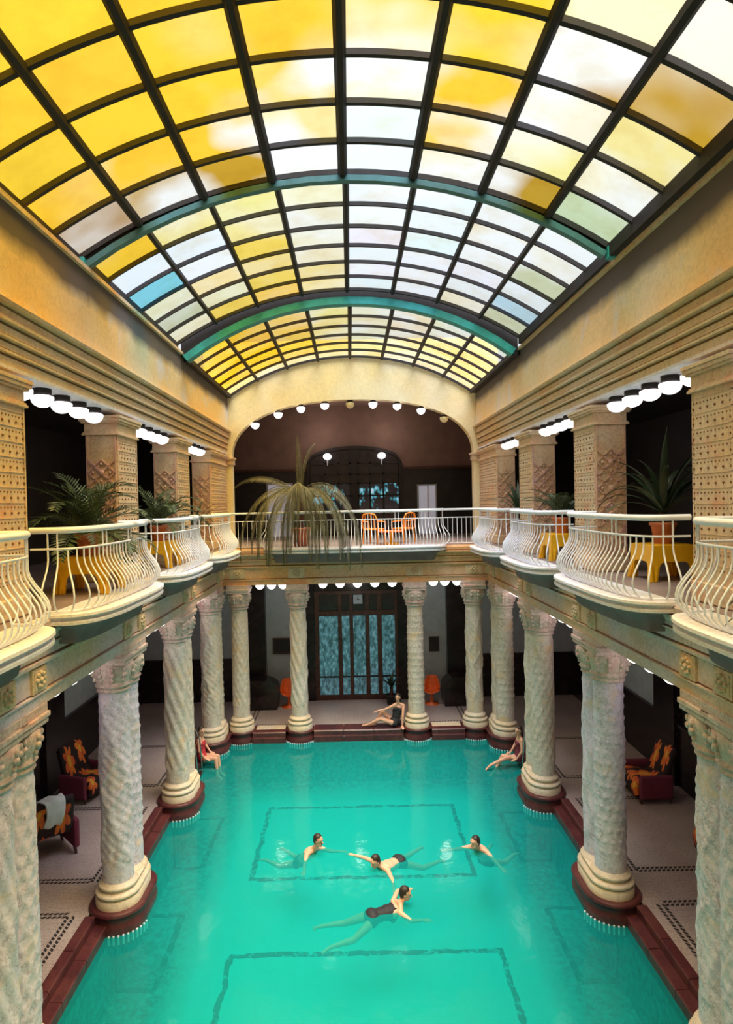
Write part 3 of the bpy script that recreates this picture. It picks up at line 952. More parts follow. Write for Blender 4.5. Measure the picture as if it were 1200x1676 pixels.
# ribs between the bays
def rib(y0, y1, hw, zs, apex, depth, label, ztop_fn, flange):
    root = empty('roof_rib', (cxo(y0), y0, apex), label, 'rib', 'arched ribs of the glass roof')
    s = apex - zs; Rr = (hw ** 2 + s * s) / (2 * s); zc = apex - Rr; A = math.asin(hw / Rr)
    n = 16
    # bottom flange: a chain of straight painted plates
    for (nm, ya, yb, mat, seg, lo, hi) in (('flange', 0.0, y1 - y0, M[flange], 16, -depth, 0.0),):
        m = MB(); V = []; Fc = []
        for k in range(seg + 1):
            t = -A + 2 * A * k / seg
            for (dy, dr) in ((ya, lo), (yb, lo), (yb, hi), (ya, hi)):
                V.append(((Rr + dr) * math.sin(t), dy, zc + (Rr + dr) * math.cos(t) - apex))
        for k in range(seg):
            for j in range(4):
                Fc.append((k * 4 + j, (k + 1) * 4 + j, (k + 1) * 4 + (j + 1) % 4, k * 4 + (j + 1) % 4))
        Fc += [(0, 1, 2, 3), (seg * 4 + 3, seg * 4 + 2, seg * 4 + 1, seg * 4)]
        m.add(V, Fc); m.build(nm, mat, root)
    # dark web filling up to the higher glazing
    m = MB(); V = []; Fc = []
    seg = 32
    for k in range(seg + 1):
        x = -(hw + 0.05) + 2 * (hw + 0.05) * k / seg
        zb = zc + math.sqrt(max(0, Rr * Rr - x * x)); zt_ = ztop_fn(x)
        zt_ = max(zt_, zb + 0.02)
        for (dy, z) in ((0.05, zb), (y1 - y0 - 0.02, zb), (y1 - y0 - 0.02, zt_), (0.05, zt_)):
            V.append((x, dy, z - apex))
    for k in range(seg):
        for j in range(4):
            Fc.append((k * 4 + j, (k + 1) * 4 + j, (k + 1) * 4 + (j + 1) % 4, k * 4 + (j + 1) % 4))
    m.add(V, Fc); m.build('web', M['iron'], root)
    return root
gz = lambda x: glaze_z(min(4.14, abs(x)), 12.02, 4.14, 10.78) + 0.06
rib(9.90, 10.02, 4.06, 10.70, 11.97, 0.09, 'thin arched rib with a narrow teal edge, in front of the middle bay', gz, 'tealgrey')
rib(15.36, 15.62, 4.02, 10.52, 11.85, 0.17, 'deep black arched rib with a broad teal lower edge, before the farthest bay', gz, 'teal')
rib(4.40, 4.62, 4.06, 10.70, 11.97, 0.09, 'arched roof rib nearest the camera, above the top edge of the view', gz, 'tealgrey')

# small teal feet of the thin rib
for sx in (-1, 1):
    m = MB(); m.box(-0.06, 0.06, -0.06, 0.08, -0.09, 0.09, 0.01)
    o = m.build('rib_shoe', M['teal']); o.location = (sx * 4.10 - 0.1, 9.9, 10.68)
    tag(o, 'bright teal iron shoe at the %s end of the thin roof rib' % ('left' if sx < 0 else 'right'), 'bracket', 'shoes of the thin roof rib')
# ================================================================== COLUMNS
def shaft_mesh(style, r, z0, z1, n=56, rings=130):
    V = []; Fc = []
    rnd = random.Random(style)
    for i in range(rings + 1):
        z = z0 + (z1 - z0) * i / rings
        h = (z - z0) / (z1 - z0)
        taper = 1.0 - 0.07 * h + 0.02 * math.sin(PI * h)
        plainz = min(1.0, max(0.0, min((z - z0 - 0.30) / 0.05, (z1 - 0.18 - z) / 0.05)))
        for k in range(n):
            a = 2 * PI * k / n
            if style == 0:      # climbing vines
                p = 0.5 + 0.5 * math.sin(3 * a + 4.2 * z)
                q = 0.5 + 0.5 * math.sin(-4 * a + 7.0 * z + math.sin(3 * z))
                d = 0.028 * max(p ** 6, 0.8 * q ** 8) + 0.010 * math.sin(9 * a + 17 * z) * math.sin(19 * z)
            elif style == 1:    # rows of small knobs
                rw = math.sin(2 * PI * z / 0.19) ; kk = math.cos(12 * a + (PI if int(z / 0.19) % 2 else 0))
                d = 0.022 * max(0, rw) ** 1.5 * max(0, kk) + 0.006 * math.sin(5 * z + 2 * a)
            elif style == 2:    # broad twisted leaves
                p = math.sin(2 * a - 2.6 * z)
                d = 0.024 * abs(p) ** 3 + 0.012 * math.sin(8 * a + 12 * z)
            else:               # small diagonal lattice
                d = 0.020 * (max(abs(math.cos(5 * a + 9 * z)), abs(math.cos(5 * a - 9 * z))) ** 6)
            rr = r * taper + d * plainz - 0.006 * plainz
            V.append((rr * math.cos(a), rr * math.sin(a), z))
    for i in range(rings):
        for k in range(n):
            k2 = (k + 1) % n
            Fc.append((i * n + k, i * n + k2, (i + 1) * n + k2, (i + 1) * n + k))
    m = MB(); m.add(V, Fc, True)
    me = m.mesh('shaft'); me.materials.append(M['column'])
    return me
SH = [shaft_mesh(s, 0.265, 0.46, 3.82) for s in range(4)]
SHW = []
for q in SH:
    w_ = q.copy(); w_.materials.clear(); w_.materials.append(M['column_warm']); SHW.append(w_)

def capital_mesh(r=0.26):
    m = MB()
    m.lathe((0, 0, 0), [(r - 0.02, 3.72), (r + 0.005, 3.73), (r + 0.02, 3.75), (r + 0.005, 3.78), (r - 0.005, 3.80), (r + 0.03, 3.82), (r + 0.045, 3.845), (r + 0.02, 3.87),
                        (r + 0.035, 3.93), (r + 0.065, 4.02), (r + 0.085, 4.12), (r + 0.08, 4.19), (r + 0.06, 4.22), (r + 0.04, 4.235)], 40)
    for k in range(10):         # leaf relief on the bowl
        a = 2 * PI * k / 10
        for (dz, rr, s) in ((3.96, 0.05, 0.035), (4.05, 0.078, 0.045), (4.14, 0.085, 0.035)):
            m.ball(((r + rr) * math.cos(a), (r + rr) * math.sin(a), dz), (s, s, 0.05), 6, 5)
    me = m.mesh('capital'); me.materials.append(M['capital']); return me
CAP = capital_mesh()
def abacus_mesh(hw=0.345):
    m = MB()
    m.box(-hw + 0.02, hw - 0.02, -hw + 0.02, hw - 0.02, 4.22, 4.29, 0.012)
    m.box(-hw, hw, -hw, hw, 4.29, 4.36, 0.015)
    m.box(-hw + 0.03, hw - 0.03, -hw + 0.03, hw - 0.03, 4.36, 4.465)
    me = m.mesh('abacus'); me.materials.append(M['capital']); return me
ABA = abacus_mesh()
def base_prof(r):
    return [(r + 0.12, 0.055), (r + 0.12, 0.19), (r + 0.10, 0.205), (r + 0.07, 0.215), (r + 0.11, 0.235), (r + 0.125, 0.265), (r + 0.11, 0.295), (r + 0.06, 0.31),
            (r + 0.035, 0.33), (r + 0.04, 0.35), (r + 0.065, 0.365), (r + 0.07, 0.39), (r + 0.055, 0.415), (r + 0.02, 0.425), (r + 0.008, 0.46), (r - 0.02, 0.47)]
BS = None
ordw = ['nearest the camera, cut by the frame', 'second from the front', 'third from the front', 'fourth from the front', 'fifth, at the far corner']
ordw = {0: 'just beside the camera', 1: 'at the very edge of the frame, nearest one in view', 2: 'second visible from the front', 3: 'third visible from the front', 4: 'at the far corner of the pool'}
for sx, sd in ((-1, 'left'), (1, 'right')):
    for i, y in enumerate(PY):
        root = empty('paired_column', (sx * CXL, y, 0), 'pair of carved stone columns on the %s side, %s' % (sd, ordw[i]), 'column', 'paired columns along the pool')
        offs = [(0, 0), (0, 0.50)]
        # joined base
        m = MB(); m.stadium((0, 0), offs[1], base_prof(0.262)[:12], 16)
        bo = m.build('base', M['base'], root)
        for j, (ox, oy) in enumerate(offs):
            m2 = MB(); m2.lathe((ox, oy, 0), base_prof(0.262)[8:], 36, cap=False); m2.build('base_ring', M['base'], bo)
            o = link('shaft', (SHW if i >= 3 else SH)[(i * 2 + j + (0 if sx < 0 else 1)) % 4], root); o.location = (ox, oy, 0); o.rotation_euler = (0, 0, i * 1.1 + j)
            o = link('capital', CAP, root); o.location = (ox, oy, 0)
            o = link('abacus', ABA, root); o.location = (ox * 0.6, oy, 0)
fw = {-3.56: 'leftmost of the four slim columns across the far end', -1.78: 'slim far column left of the glazed door', 1.78: 'slim far column right of the glazed door, by the lounging bather', 3.56: 'rightmost of the four slim columns across the far end'}
m = MB(); m.lathe((0, 0, 0), [(p[0] * 1.0, p[1]) for p in base_prof(0.255)], 32); BSM = m.mesh('base'); BSM.materials.append(M['base'])
for i, x in enumerate((-3.56, -1.78, 1.78, 3.56)):
    root = empty('column', (x, FY, 0), 'carved stone column, ' + fw[x], 'column', 'single columns of the far end')
    link('base', BSM, root)
    o = link('shaft', SHW[(i * 3 + 3) % 4], root); o.scale = (0.95, 0.95, 1)
    link('capital', CAP, root); link('abacus', ABA, root)

PLY = [(3.3, 4.1), (7.15, 8.0), (11.2, 12.2), (15.05, 16.15), (18.7, UY - 0.14)]
# ================================================================== PILASTERS of the upper floor
def pilaster(sx, y, sd, i, y2=None):
    y1 = y2
    xi = XU - 0.0; xo = XU + 0.56
    cx_, cyy = sx * (xi + xo) / 2, (y + y1) / 2
    root = empty('pilaster', (cx_, cyy, GZ), 'square carved pillar of the %s upper gallery, %s' % (sd, {0: 'beside the camera', 1: 'large studded one at the frame edge', 2: 'second one in view', 3: 'third one in view', 4: 'last one, in the far corner'}[i]), 'pillar', 'pillars of the upper galleries')
    hx, hy = 0.28, (y1 - y) / 2
    Z = lambda z: z - GZ
    m = MB(); m.box(-hx, hx, -hy, hy, 0, Z(8.20), 0.02); m.box(-hx - 0.03, hx + 0.03, -hy - 0.03, hy + 0.03, 0, 0.25, 0.02)
    m.build('body', M['pilaster'], root)
    m = MB()
    for (e, z0, z1) in ((0.035, 8.17, 8.205), (0.02, 8.205, 8.23), (0.0, 8.23, 8.38), (0.045, 8.38, 8.41), (0.07, 8.41, 8.46), (0.085, 8.46, 8.51)):
        m.box(-hx - e - 0.01, hx + e + 0.01, -hy - e - 0.01, hy + e + 0.01, Z(z0), Z(z1), 0.006)
    m.build('capital', M['pilaster'], root)
    # studs in rows on the pool side
    m = MB(); xs_ = -sx * (hx + 0.002)
    z = 0.42; row = 0
    while z < Z(8.1):
        nst = max(4, int((2 * hy) / 0.075))
        for k in range(nst):
            yy = -hy + (k + 0.5) * 2 * hy / nst
            if row % 2 and k % 2: continue
            r = 0.012 if row % 2 == 0 else 0.018
            m.ball((xs_, yy, z), (r * 0.9, r, r), 6, 4)
        z += 0.115 if row % 2 == 0 else 0.07
        row += 1
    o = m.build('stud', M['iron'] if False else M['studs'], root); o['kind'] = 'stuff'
    m = MB(); z = 0.47
    while z < Z(8.1):
        m.box(*sorted((xs_ - 0.004, xs_ + 0.008)), -hy, hy, z, z + 0.012); z += 0.185
    m.box(*sorted((xs_ - 0.004, xs_ + 0.012)), -hy, -hy + 0.03, 0.3, Z(8.17)); m.box(*sorted((xs_ - 0.004, xs_ + 0.012)), hy - 0.03, hy, 0.3, Z(8.17))
    m.build('rib_relief', M['pilaster'], root)
    # diagonal lattice on the side facing the camera
    m = MB(); yf = -hy - 0.03
    def bar(x0, z0, x1, z1, t=0.017):
        d = Vector((x1 - x0, 0, z1 - z0)); L = d.length; d.normalize(); nn = Vector((-d.z, 0, d.x)) * t
        a = Vector((x0, 0, z0)); b_ = a + d * L
        P = []
        for dy in (yf, -hy + 0.01):
            P += [(p.x, dy, p.z) for p in (a - nn, b_ - nn, b_ + nn, a + nn)]
        m.add(P, [(0, 1, 2, 3), (7, 6, 5, 4), (0, 4, 5, 1), (1, 5, 6, 2), (2, 6, 7, 3), (3, 7, 4, 0)])
    z = 0.32; H = 0.46
    while z + H < Z(8.15):
        bar(-hx + 0.04, z, hx - 0.04, z + H); bar(hx - 0.04, z, -hx + 0.04, z + H)
        bar(-hx + 0.04, z + H / 2, 0, z + H, 0.010); bar(0, z, hx - 0.04, z + H / 2, 0.010); bar(0, z, -hx + 0.04, z + H / 2, 0.010); bar(hx - 0.04, z + H / 2, 0, z + H, 0.010)
        m.ball((0, yf, z + H / 2), (0.055, 0.02, 0.055), 8, 5)
        for sgn in (-1, 1): m.ball((sgn * 0.15, yf, z + H / 2), (0.03, 0.016, 0.03), 7, 4); m.ball((0, yf, z + H / 2 + sgn * 0.15), (0.03, 0.016, 0.03), 7, 4)
        z += H
    bar(-hx + 0.03, 0.3, -hx + 0.03, Z(8.15), 0.012); bar(hx - 0.03, 0.3, hx - 0.03, Z(8.15), 0.012)
    m.build('lattice_relief', M['lattice'], root)
M['studs'] = plain('stud_brown', (0.20, 0.09, 0.04), 0.7)  # studs in one even dark brown
M['lattice'] = stone('lattice_stone', (0.74, 0.42, 0.36), (0.74, 0.50, 0.32), (0.66, 0.38, 0.42), 1.2, 0.7, 0.4, 24, 0.5)
for sx, sd in ((-1, 'left'), (1, 'right')):
    for i, y in enumerate(PY):
        pilaster(sx, PLY[i][0], sd, i, PLY[i][1])
    # far corner pier of the arch has its own small capital
    e = struct(empty('trim_15'))
    m = MB(); m.box(*sorted((sx * 3.98, sx * 4.25)), UY - 0.05, UY + 0.35, 8.22, 8.45, 0.02); m.box(*sorted((sx * 3.94, sx * 4.25)), UY - 0.09, UY + 0.35, 8.40, 8.47, 0.01)
    m.build('jamb_capital', M['pilaster'], e)

# ================================================================== BALCONIES
def bulge(L, D, e=3.6, n=60, ins=0.0):
    """plan curve of a bow balcony: points (s along, d out) with outward normals, by equal arc length"""
    raw = []
    for i in range(241):
        a = PI * i / 240
        c, s = math.cos(a), math.sin(a)
        raw.append(Vector((-L / 2 * math.copysign(abs(c) ** (2 / e), c), D * abs(s) ** (2 / e))))
    # arc length
    acc = [0]
    for i in range(1, len(raw)): acc.append(acc[-1] + (raw[i] - raw[i - 1]).length)
    out = []
    j = 0
    for i in range(n + 1):
        t = acc[-1] * i / n
        while j < len(acc) - 2 and acc[j + 1] < t: j += 1
        f = (t - acc[j]) / max(1e-9, acc[j + 1] - acc[j])
        p = raw[j].lerp(raw[j + 1], f); d = (raw[min(j + 3, 240)] - raw[max(j - 2, 0)]).normalized()
        out.append((p, Vector((-d.y, d.x)) if True else None))
    return out, acc[-1]

def baluster_mesh(prof, r=0.0115):
    m = MB(); m.tube([(0, -o, z) for o, z in prof], r, 6)
    me = m.mesh('baluster'); me.materials.append(M['white']); return me
bel = [(0.0, 1.02), (0.0, 0.80), (0.0, 0.66), (0.02, 0.58), (0.07, 0.49), (0.135, 0.40), (0.19, 0.31), (0.215, 0.22), (0.20, 0.13), (0.15, 0.06), (0.08, 0.01)]
BAL = baluster_mesh(bel)
bel2 = [(o, z) for o, z in bel if z < 0.81]
BAL2 = baluster_mesh(bel2)
STR = baluster_mesh([(0, 0.80), (0, 0.4), (0, 0.02)], 0.010)

def bow_balcony(origin, along, outv, L, D, label, group, nb=None, ret=0.0):
    """origin: middle of the opening at the gallery edge; along, outv: plan unit vectors"""
    A = Vector(along); O = Vector(outv)
    root = empty('balcony_railing', (origin[0], origin[1], GZ), label, 'railing', group)
    def W(p, off=0.0, nrm=None):
        q = A * p.x + O * p.y
        if nrm is not None: q = q + (A * nrm.x + O * nrm.y) * off
        return q
    pts, tot = bulge(L, D)
    fix = lambda nrm: nrm if True else nrm
    # sign of the normal: outward
    def outn(p, nrm):
        c = Vector((0, D * 0.3)); v = p - c
        return nrm if nrm.dot(v) > 0 else -nrm
    e0 = W(pts[0][0] - Vector((0, ret))); e1 = W(pts[-1][0] - Vector((0, ret)))
    m = MB(); m.tube([(*e0, 1.04)] * (1 if ret else 0) + [(*W(p), 1.04) for p, nn in pts] + [(*e1, 1.04)] * (1 if ret else 0), 0.042, 10); m.build('handrail', M['white'], root)
    m = MB(); m.tube([(*e0, 0.80)] * (1 if ret else 0) + [(*W(p), 0.80) for p, nn in pts] + [(*e1, 0.80)] * (1 if ret else 0), 0.016, 6); m.build('lower_rail', M['white'], root)
    m = MB(); m.tube([(*W(p, 0.08, outn(p, nn)), 0.015) for p, nn in pts], 0.014, 6); m.build('foot_rail', M['white'], root)
    nb = nb or int(tot / 0.118)
    bp, _ = bulge(L, D, n=nb)
    for i, (p, nn) in enumerate(bp):
        nn = outn(p, nn)
        q = W(p); n2 = A * nn.x + O * nn.y
        o = link('baluster', BAL if i % 8 in (0, 1) else BAL2, root)
        o.location = (q.x, q.y, 0)
        o.rotation_euler = (0, 0, math.atan2(n2.y, n2.x) + PI / 2)
    # slab
    pr, _ = bulge(L + (0.26 if ret else 0.12), D + 0.26, 3.6, 48)
    m = MB()
    prof = [(0.00, -0.01), (0.03, -0.015), (0.035, -0.05), (0.0, -0.075), (-0.005, -0.10), (0.02, -0.115), (0.02, -0.15), (-0.05, -0.165), (-0.16, -0.20), (-0.26, -0.26), (-0.32, -0.36), (-0.34, -0.45)]
    V = []; Fc = []
    for (p, nn) in pr:
        nn = outn(p, nn)
        for (o, z) in prof:
            q = Vector((p.x + nn.x * o, p.y + nn.y * o)) if True else p
            if q.y < 0: q.y = 0
            q2 = W(q); V.append((q2.x, q2.y, z))
    k = len(prof)
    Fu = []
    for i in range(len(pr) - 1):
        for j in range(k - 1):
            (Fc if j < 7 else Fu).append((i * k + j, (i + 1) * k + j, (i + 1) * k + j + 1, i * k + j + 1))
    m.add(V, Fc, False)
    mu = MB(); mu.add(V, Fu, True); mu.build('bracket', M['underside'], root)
    m.add([V[i * k] for i in range(len(pr))], [tuple(range(len(pr)))])
    m.build('bow_slab', M['slab'], root)
    return root
bayn = {0: 'beside the camera, at the frame edge', 1: 'with the first yellow stool', 2: 'with the second yellow stool', 3: 'last bow before the far end'}
for sx, sd in ((-1, 'left'), (1, 'right')):
    for i in range(4):
        ya, yb = PLY[i][1], PLY[i + 1][0]
        bow_balcony((sx * 3.97, (ya + yb) / 2, GZ), (0, 1), (-sx, 0), (yb - ya) - 0.12, 0.42,
                    'white bow-fronted balcony railing of the %s gallery, %s' % (sd, bayn[i]), 'side balcony railings', ret=0.22)
# far railing: straight ends and a long shallow bow
bow_balcony((0, 19.12, GZ), (1, 0), (0, -1), 5.3, 0.34, 'long shallow bow of white railing in the middle of the far gallery', 'far gallery railings', 56)
for sx, sd in ((-1, 'left'), (1, 'right')):
    root = empty('balcony_railing', (sx * 3.3, 19.14, GZ), 'short straight white railing at the %s end of the far gallery' % sd, 'railing', 'far gallery railings')
    m = MB(); m.tube([(-0.68, 0, 1.04), (0.68, 0, 1.04)], 0.03, 8); m.build('handrail', M['white'], root)
    m = MB(); m.tube([(-0.68, 0, 0.80), (0.68, 0, 0.80)], 0.014, 6); m.build('lower_rail', M['white'], root)
    m = MB(); m.tube([(-0.68, 0, 0.03), (0.68, 0, 0.03)], 0.014, 6); m.build('foot_rail', M['white'], root)
    for k in range(10):
        o = link('baluster', STR, root); o.location = (-0.62 + k * 1.24 / 9, 0, 0)
# stretches of railing foot in front of the pillars
for sx, sd in ((-1, 'left'), (1, 'right')):
    pass

# ================================================================== LAMPS
def lamp_meshes(r, flat, cap_r, cap_h):
    m = MB(); m.lathe((0, 0, 0), [(cap_r * 0.9, 0.0), (cap_r, -0.01), (cap_r, -cap_h), (cap_r * 0.8, -cap_h - 0.01)], 20); c = m.mesh('cap'); c.materials.append(M['iron'])
    m = MB(); prof = []
    for i in range(9):
        a = -0.15 + (PI / 2 + 0.15) * i / 8
        prof.append((r * math.cos(a), -cap_h - 0.02 - r * 0.15 - flat * math.sin(a)))
    prof = [(cap_r * 0.8, -cap_h)] + prof
    m.lathe((0, 0, 0), prof, 20); g = m.mesh('globe'); g.materials.append(M['globe'])
    return c, g
LC, LG = lamp_meshes(0.155, 0.13, 0.125, 0.09)
def lamp(loc, label, group, lc=None, lg=None, off=False):
    root = empty('ceiling_lamp', loc, label, 'lamp', group)
    link('cap', lc or LC, root)
    g = link('globe', lg or LG, root)
    if off:
        me = g.data.copy(); me.materials.clear(); me.materials.append(M['globe_off']); g.data = me
    return root
nth = ['first', 'second', 'third', 'fourth', 'fifth', 'sixth']
LC2, LG2 = lamp_meshes(0.145, 0.16, 0.10, 0.06)
bn = {0: 'bay beside the camera', 1: 'nearest full bay', 2: 'second bay', 3: 'last bay'}
for sx, sd in ((-1, 'left'), (1, 'right')):
    for i in range(4):
        ya, yb = PLY[i][1] + 0.12, PLY[i + 1][0] - 0.1
        nL = 5
        for k in range(nL):
            y = ya + (yb - ya) * (k + 0.42) / nL
            lamp((sx * 4.42, y, 8.585), 'white glowing lamp under the %s upper beam, %s lamp of the %s' % (sd, nth[k], bn[i]), 'lamps under the upper beams')
        for k in range(nL):
            y = ya + (yb - ya) * (k + 0.5) / nL
            lamp((sx * 4.42, y, 4.47), 'white lamp peeping below the %s lower beam, %s lamp of the %s' % (sd, nth[k], bn[i]), 'lamps under the lower beams', LC2, LG2)
for k, x in enumerate((-2.98, -2.62, -2.26)):
    lamp((x, 19.75, 4.50), 'white lamp under the far beam, %s of the three left of the door' % nth[k], 'lamps under the far beam', LC2, LG2)
for k, x in enumerate((-1.02, -0.48, 0.06, 0.60, 1.14)):
    lamp((x, 19.75, 4.50), 'white lamp under the far beam, %s of the five above the door' % nth[k], 'lamps under the far beam', LC2, LG2)
for k, x in enumerate((2.42, 2.78, 3.16)):
    lamp((x, 19.75, 4.50), 'white lamp under the far beam, %s of the three right of the door' % nth[k], 'lamps under the far beam', LC2, LG2)
ax_ = [(-3.25, 0), (-2.47, 0), (-1.70, 0), (-0.90, 0), (-0.05, 1), (0.72, 0), (1.53, 0), (2.33, 0), (3.10, 1)]
for k, (x, off) in enumerate(ax_):
    z = arch_z(x) - 0.02
    o = lamp((x, UY + 0.19, z + 0.01), ('unlit' if off else 'glowing') + ' lamp under the far arch, ' + ['leftmost', 'second from left', 'third from left', 'fourth from left', 'at the crown', 'first right of the crown', 'second right of the crown', 'third right of the crown', 'rightmost'][k],
             'lamps along the far arch', LC2, LG2, bool(off))
for k, x in enumerate((-0.98, 1.17)):
    root = empty('wall_lamp', (x, 25.2, 8.72), 'small white globe lamp with a short stem, %s side of the arched window' % ('left' if k == 0 else 'right'), 'lamp', 'lamps by the arched window')
    m = MB(); m.ball((0, 0, 0.0), (0.17, 0.15, 0.13)); m.build('globe', M['globe'], root)
    m = MB(); m.tube([(0, 0, -0.1), (0, 0, -0.36)], [0.04, 0.015], 8); m.build('stem', M['white'], root)
    m = MB(); m.tube([(0, 0.08, -0.1), (0, 0.12, -0.1)], 0.02, 6); m.build('arm', M['iron'], root)

def pt_light(loc, e, c=(1, 0.86, 0.72), r=0.15):
    d = bpy.data.lights.new('lamp_light', 'POINT'); d.energy = e; d.color = c; d.shadow_soft_size = r
    o = bpy.data.objects.new('lamp_light', d); COL.objects.link(o); o.location = loc
pt_light((-1.2, 24.4, 9.6), 22); pt_light((1.4, 24.4, 9.6), 22)
for x in (-2.6, 0.0, 2.8): pt_light((x, 20.6, 4.0), 9, (1, 0.9, 0.85))
for sx in (-1, 1):
    for y in (5.2, 9.5, 13.4, 17.2): pt_light((sx * 5.0, y, 4.1), 15, (1, 0.88, 0.86))
# ================================================================== FURNITURE AND PLANTS
def stool(loc, rot, label, s=0.72):
    root = empty('stool', loc, label, 'stool', 'yellow plastic stools on the side galleries')
    root.rotation_euler = (0, 0, rot)
    h = s / 2; H = 0.56
    m = MB(); m.box(-h + 0.02, h - 0.02, -h + 0.02, h - 0.02, H - 0.04, H, 0.015); m.build('seat', M['yellow'], root)
    # four arched aprons with flaring legs
    out = []
    def apron():
        a = [(-h - 0.05, 0), (-h - 0.01, 0.25), (-h + 0.01, H - 0.01), (h - 0.01, H - 0.01), (h + 0.01, 0.25), (h + 0.05, 0)]
        b_ = [(h - 0.09, 0)] + [(h - 0.12 - 0.10 * (1 - math.cos(t)), 0.21 + 0.09 * math.sin(t)) for t in [PI / 2 * k / 5 for k in range(6)]]
        c = [(-x, z) for x, z in reversed(b_)]
        return a + b_ + c
    for k in range(4):
        m = MB(); m.prism(apron(), 'y', -h - 0.005, -h + 0.03)
        mm = transformed(m, Matrix.Rotation(k * PI / 2, 4, 'Z'))
        mm.build('apron', M['yellow'], root)
    for k in range(4):
        m = MB(); a = PI / 4 + k * PI / 2
        ca, sa = math.copysign(1, math.cos(a)), math.copysign(1, math.sin(a))
        P = []
        for (z, o, t) in ((0, 0.05, 0.10), (0.25, 0.01, 0.11), (0.5, 0.0, 0.12)):
            x1 = ca * (h + o); y1 = sa * (h + o); x0 = ca * (h + o - t); y0 = sa * (h + o - t)
            P += [(x0, y0, z), (x1, y0, z), (x1, y1, z), (x0, y1, z)]
        Fc = [(0, 3, 2, 1), (8, 9, 10, 11)]
        for l in range(2):
            for j in range(4): Fc.append((l * 4 + j, l * 4 + (j + 1) % 4, (l + 1) * 4 + (j + 1) % 4, (l + 1) * 4 + j))
        # keep only an L-shaped corner: thin post
        m.add(P, Fc); m.build('leg', M['yellow'], root)
    return root

def frond(length, elev, droop, leaf=0.22, width=0.018, n=22, up_v=0.35, mat='leaf', twist=0.0, rad=0.008, early=False):
    """one pinnate leaf growing along +X from the origin, in the XZ plane"""
    m = MB()
    pts = []; p = Vector((0, 0, 0)); a = elev
    N_ = 18
    for i in range(N_ + 1):
        pts.append(p.copy())
        t = i / N_
        a -= droop / N_ * ((1.75 - 1.5 * t) if early else (0.4 + 1.2 * t))
        p = p + Vector((math.cos(a), 0, math.sin(a))) * (length / N_)
    m.tube(pts, [rad * (1 - 0.75 * i / N_) for i in range(N_ + 1)], 5)
    for i in range(n):
        t = 0.16 + 0.84 * i / (n - 1)
        f = t * N_; j = min(int(f), N_ - 1)
        c = pts[j].lerp(pts[j + 1], f - j); d = (pts[j + 1] - pts[j]).normalized()
        nup = Vector((-d.z, 0, d.x))
        ll = leaf * (0.55 + 0.9 * math.sin(PI * min(1, t * 0.9 + 0.08))) * (1.1 - 0.35 * t)
        for s in (-1, 1):
            dirv = (Vector((0, s, 0)) * 0.85 + d * 0.75 + nup * up_v * random.uniform(0.2, 1.3) + Vector((0, 0, -twist))).normalized()
            tip = c + dirv * ll * random.uniform(0.85, 1.1)
            tip.z -= ll * 0.15
            wv = dirv.cross(nup).normalized() * width
            mid = c.lerp(tip, 0.45) + nup * 0.01
            m.add([c, mid + wv, tip, mid - wv], [(0, 1, 2), (0, 2, 3)])
    return m

def strap(length, elev, droop, width=0.04):
    m = MB(); p = Vector((0, 0, 0)); a = elev; V = []
    N_ = 12
    for i in range(N_ + 1):
        t = i / N_
        wd = width * (0.6 + 0.8 * math.sin(PI * min(1, t + 0.12))) * (1 - t ** 4) + 0.002
        V += [p + Vector((0, -wd, 0.012)), p + Vector((0, 0, 0)), p + Vector((0, wd, 0.012))]
        a -= droop / N_ * (0.3 + 1.4 * t)
        p = p + Vector((math.cos(a), 0, math.sin(a))) * (length / N_)
    Fc = []
    for i in range(N_):
        for j in range(2):
            k = i * 3 + j; Fc.append((k, k + 3, k + 4, k + 1))
    m.add(V, Fc, True)
    return m

def potted(loc, label, kind, nf, ln, seed, pot=0.19, poth=0.34, mat='leaf', trunk=0.0, name='potted_palm', spread=(0.25, 1.25), leaf=0.2, group=None, pm='terracotta', wide=0.04):
    random.seed(seed)
    root = empty(name, loc, label, 'plant', group)
    m = MB(); m.lathe((0, 0, 0), [(pot * 0.68, 0), (pot * 0.72, 0.02), (pot * 0.95, poth - 0.05), (pot * 1.08, poth - 0.05), (pot * 1.08, poth), (pot * 0.95, poth), (pot * 0.9, poth - 0.04)], 22)
    po = m.build('pot', M[pm], root)
    m = MB(); m.lathe((0, 0, 0), [(pot * 0.9, poth - 0.06), (pot * 0.3, poth - 0.03)], 14); m.build('soil', M['dark'], po)
    if trunk > 0:
        m = MB(); m.tube([(0.0, 0, poth - 0.05), (0.01, 0.02, poth + trunk / 2), (0, 0, poth + trunk)], [0.07, 0.055, 0.06], 8); m.build('trunk', M['wood'], root)
    for k in range(nf):
        az = 2 * PI * (k + random.uniform(-0.3, 0.3)) / nf * (1.0 if nf < 10 else 2.4)
        el = random.uniform(*spread)
        L = ln * random.uniform(0.75, 1.15)
        if kind == 'palm': mm = frond(L, el + 0.35, random.uniform(1.0, 1.9), leaf)
        else: mm = strap(L, el + 0.3, random.uniform(0.8, 2.2), wide)
        mm = transformed(mm, Matrix.Translation((0, 0, poth + trunk - 0.02)) @ Matrix.Rotation(az, 4, 'Z'))
        mm.build('frond' if kind == 'palm' else 'leaf', M[mat], root)
    return root

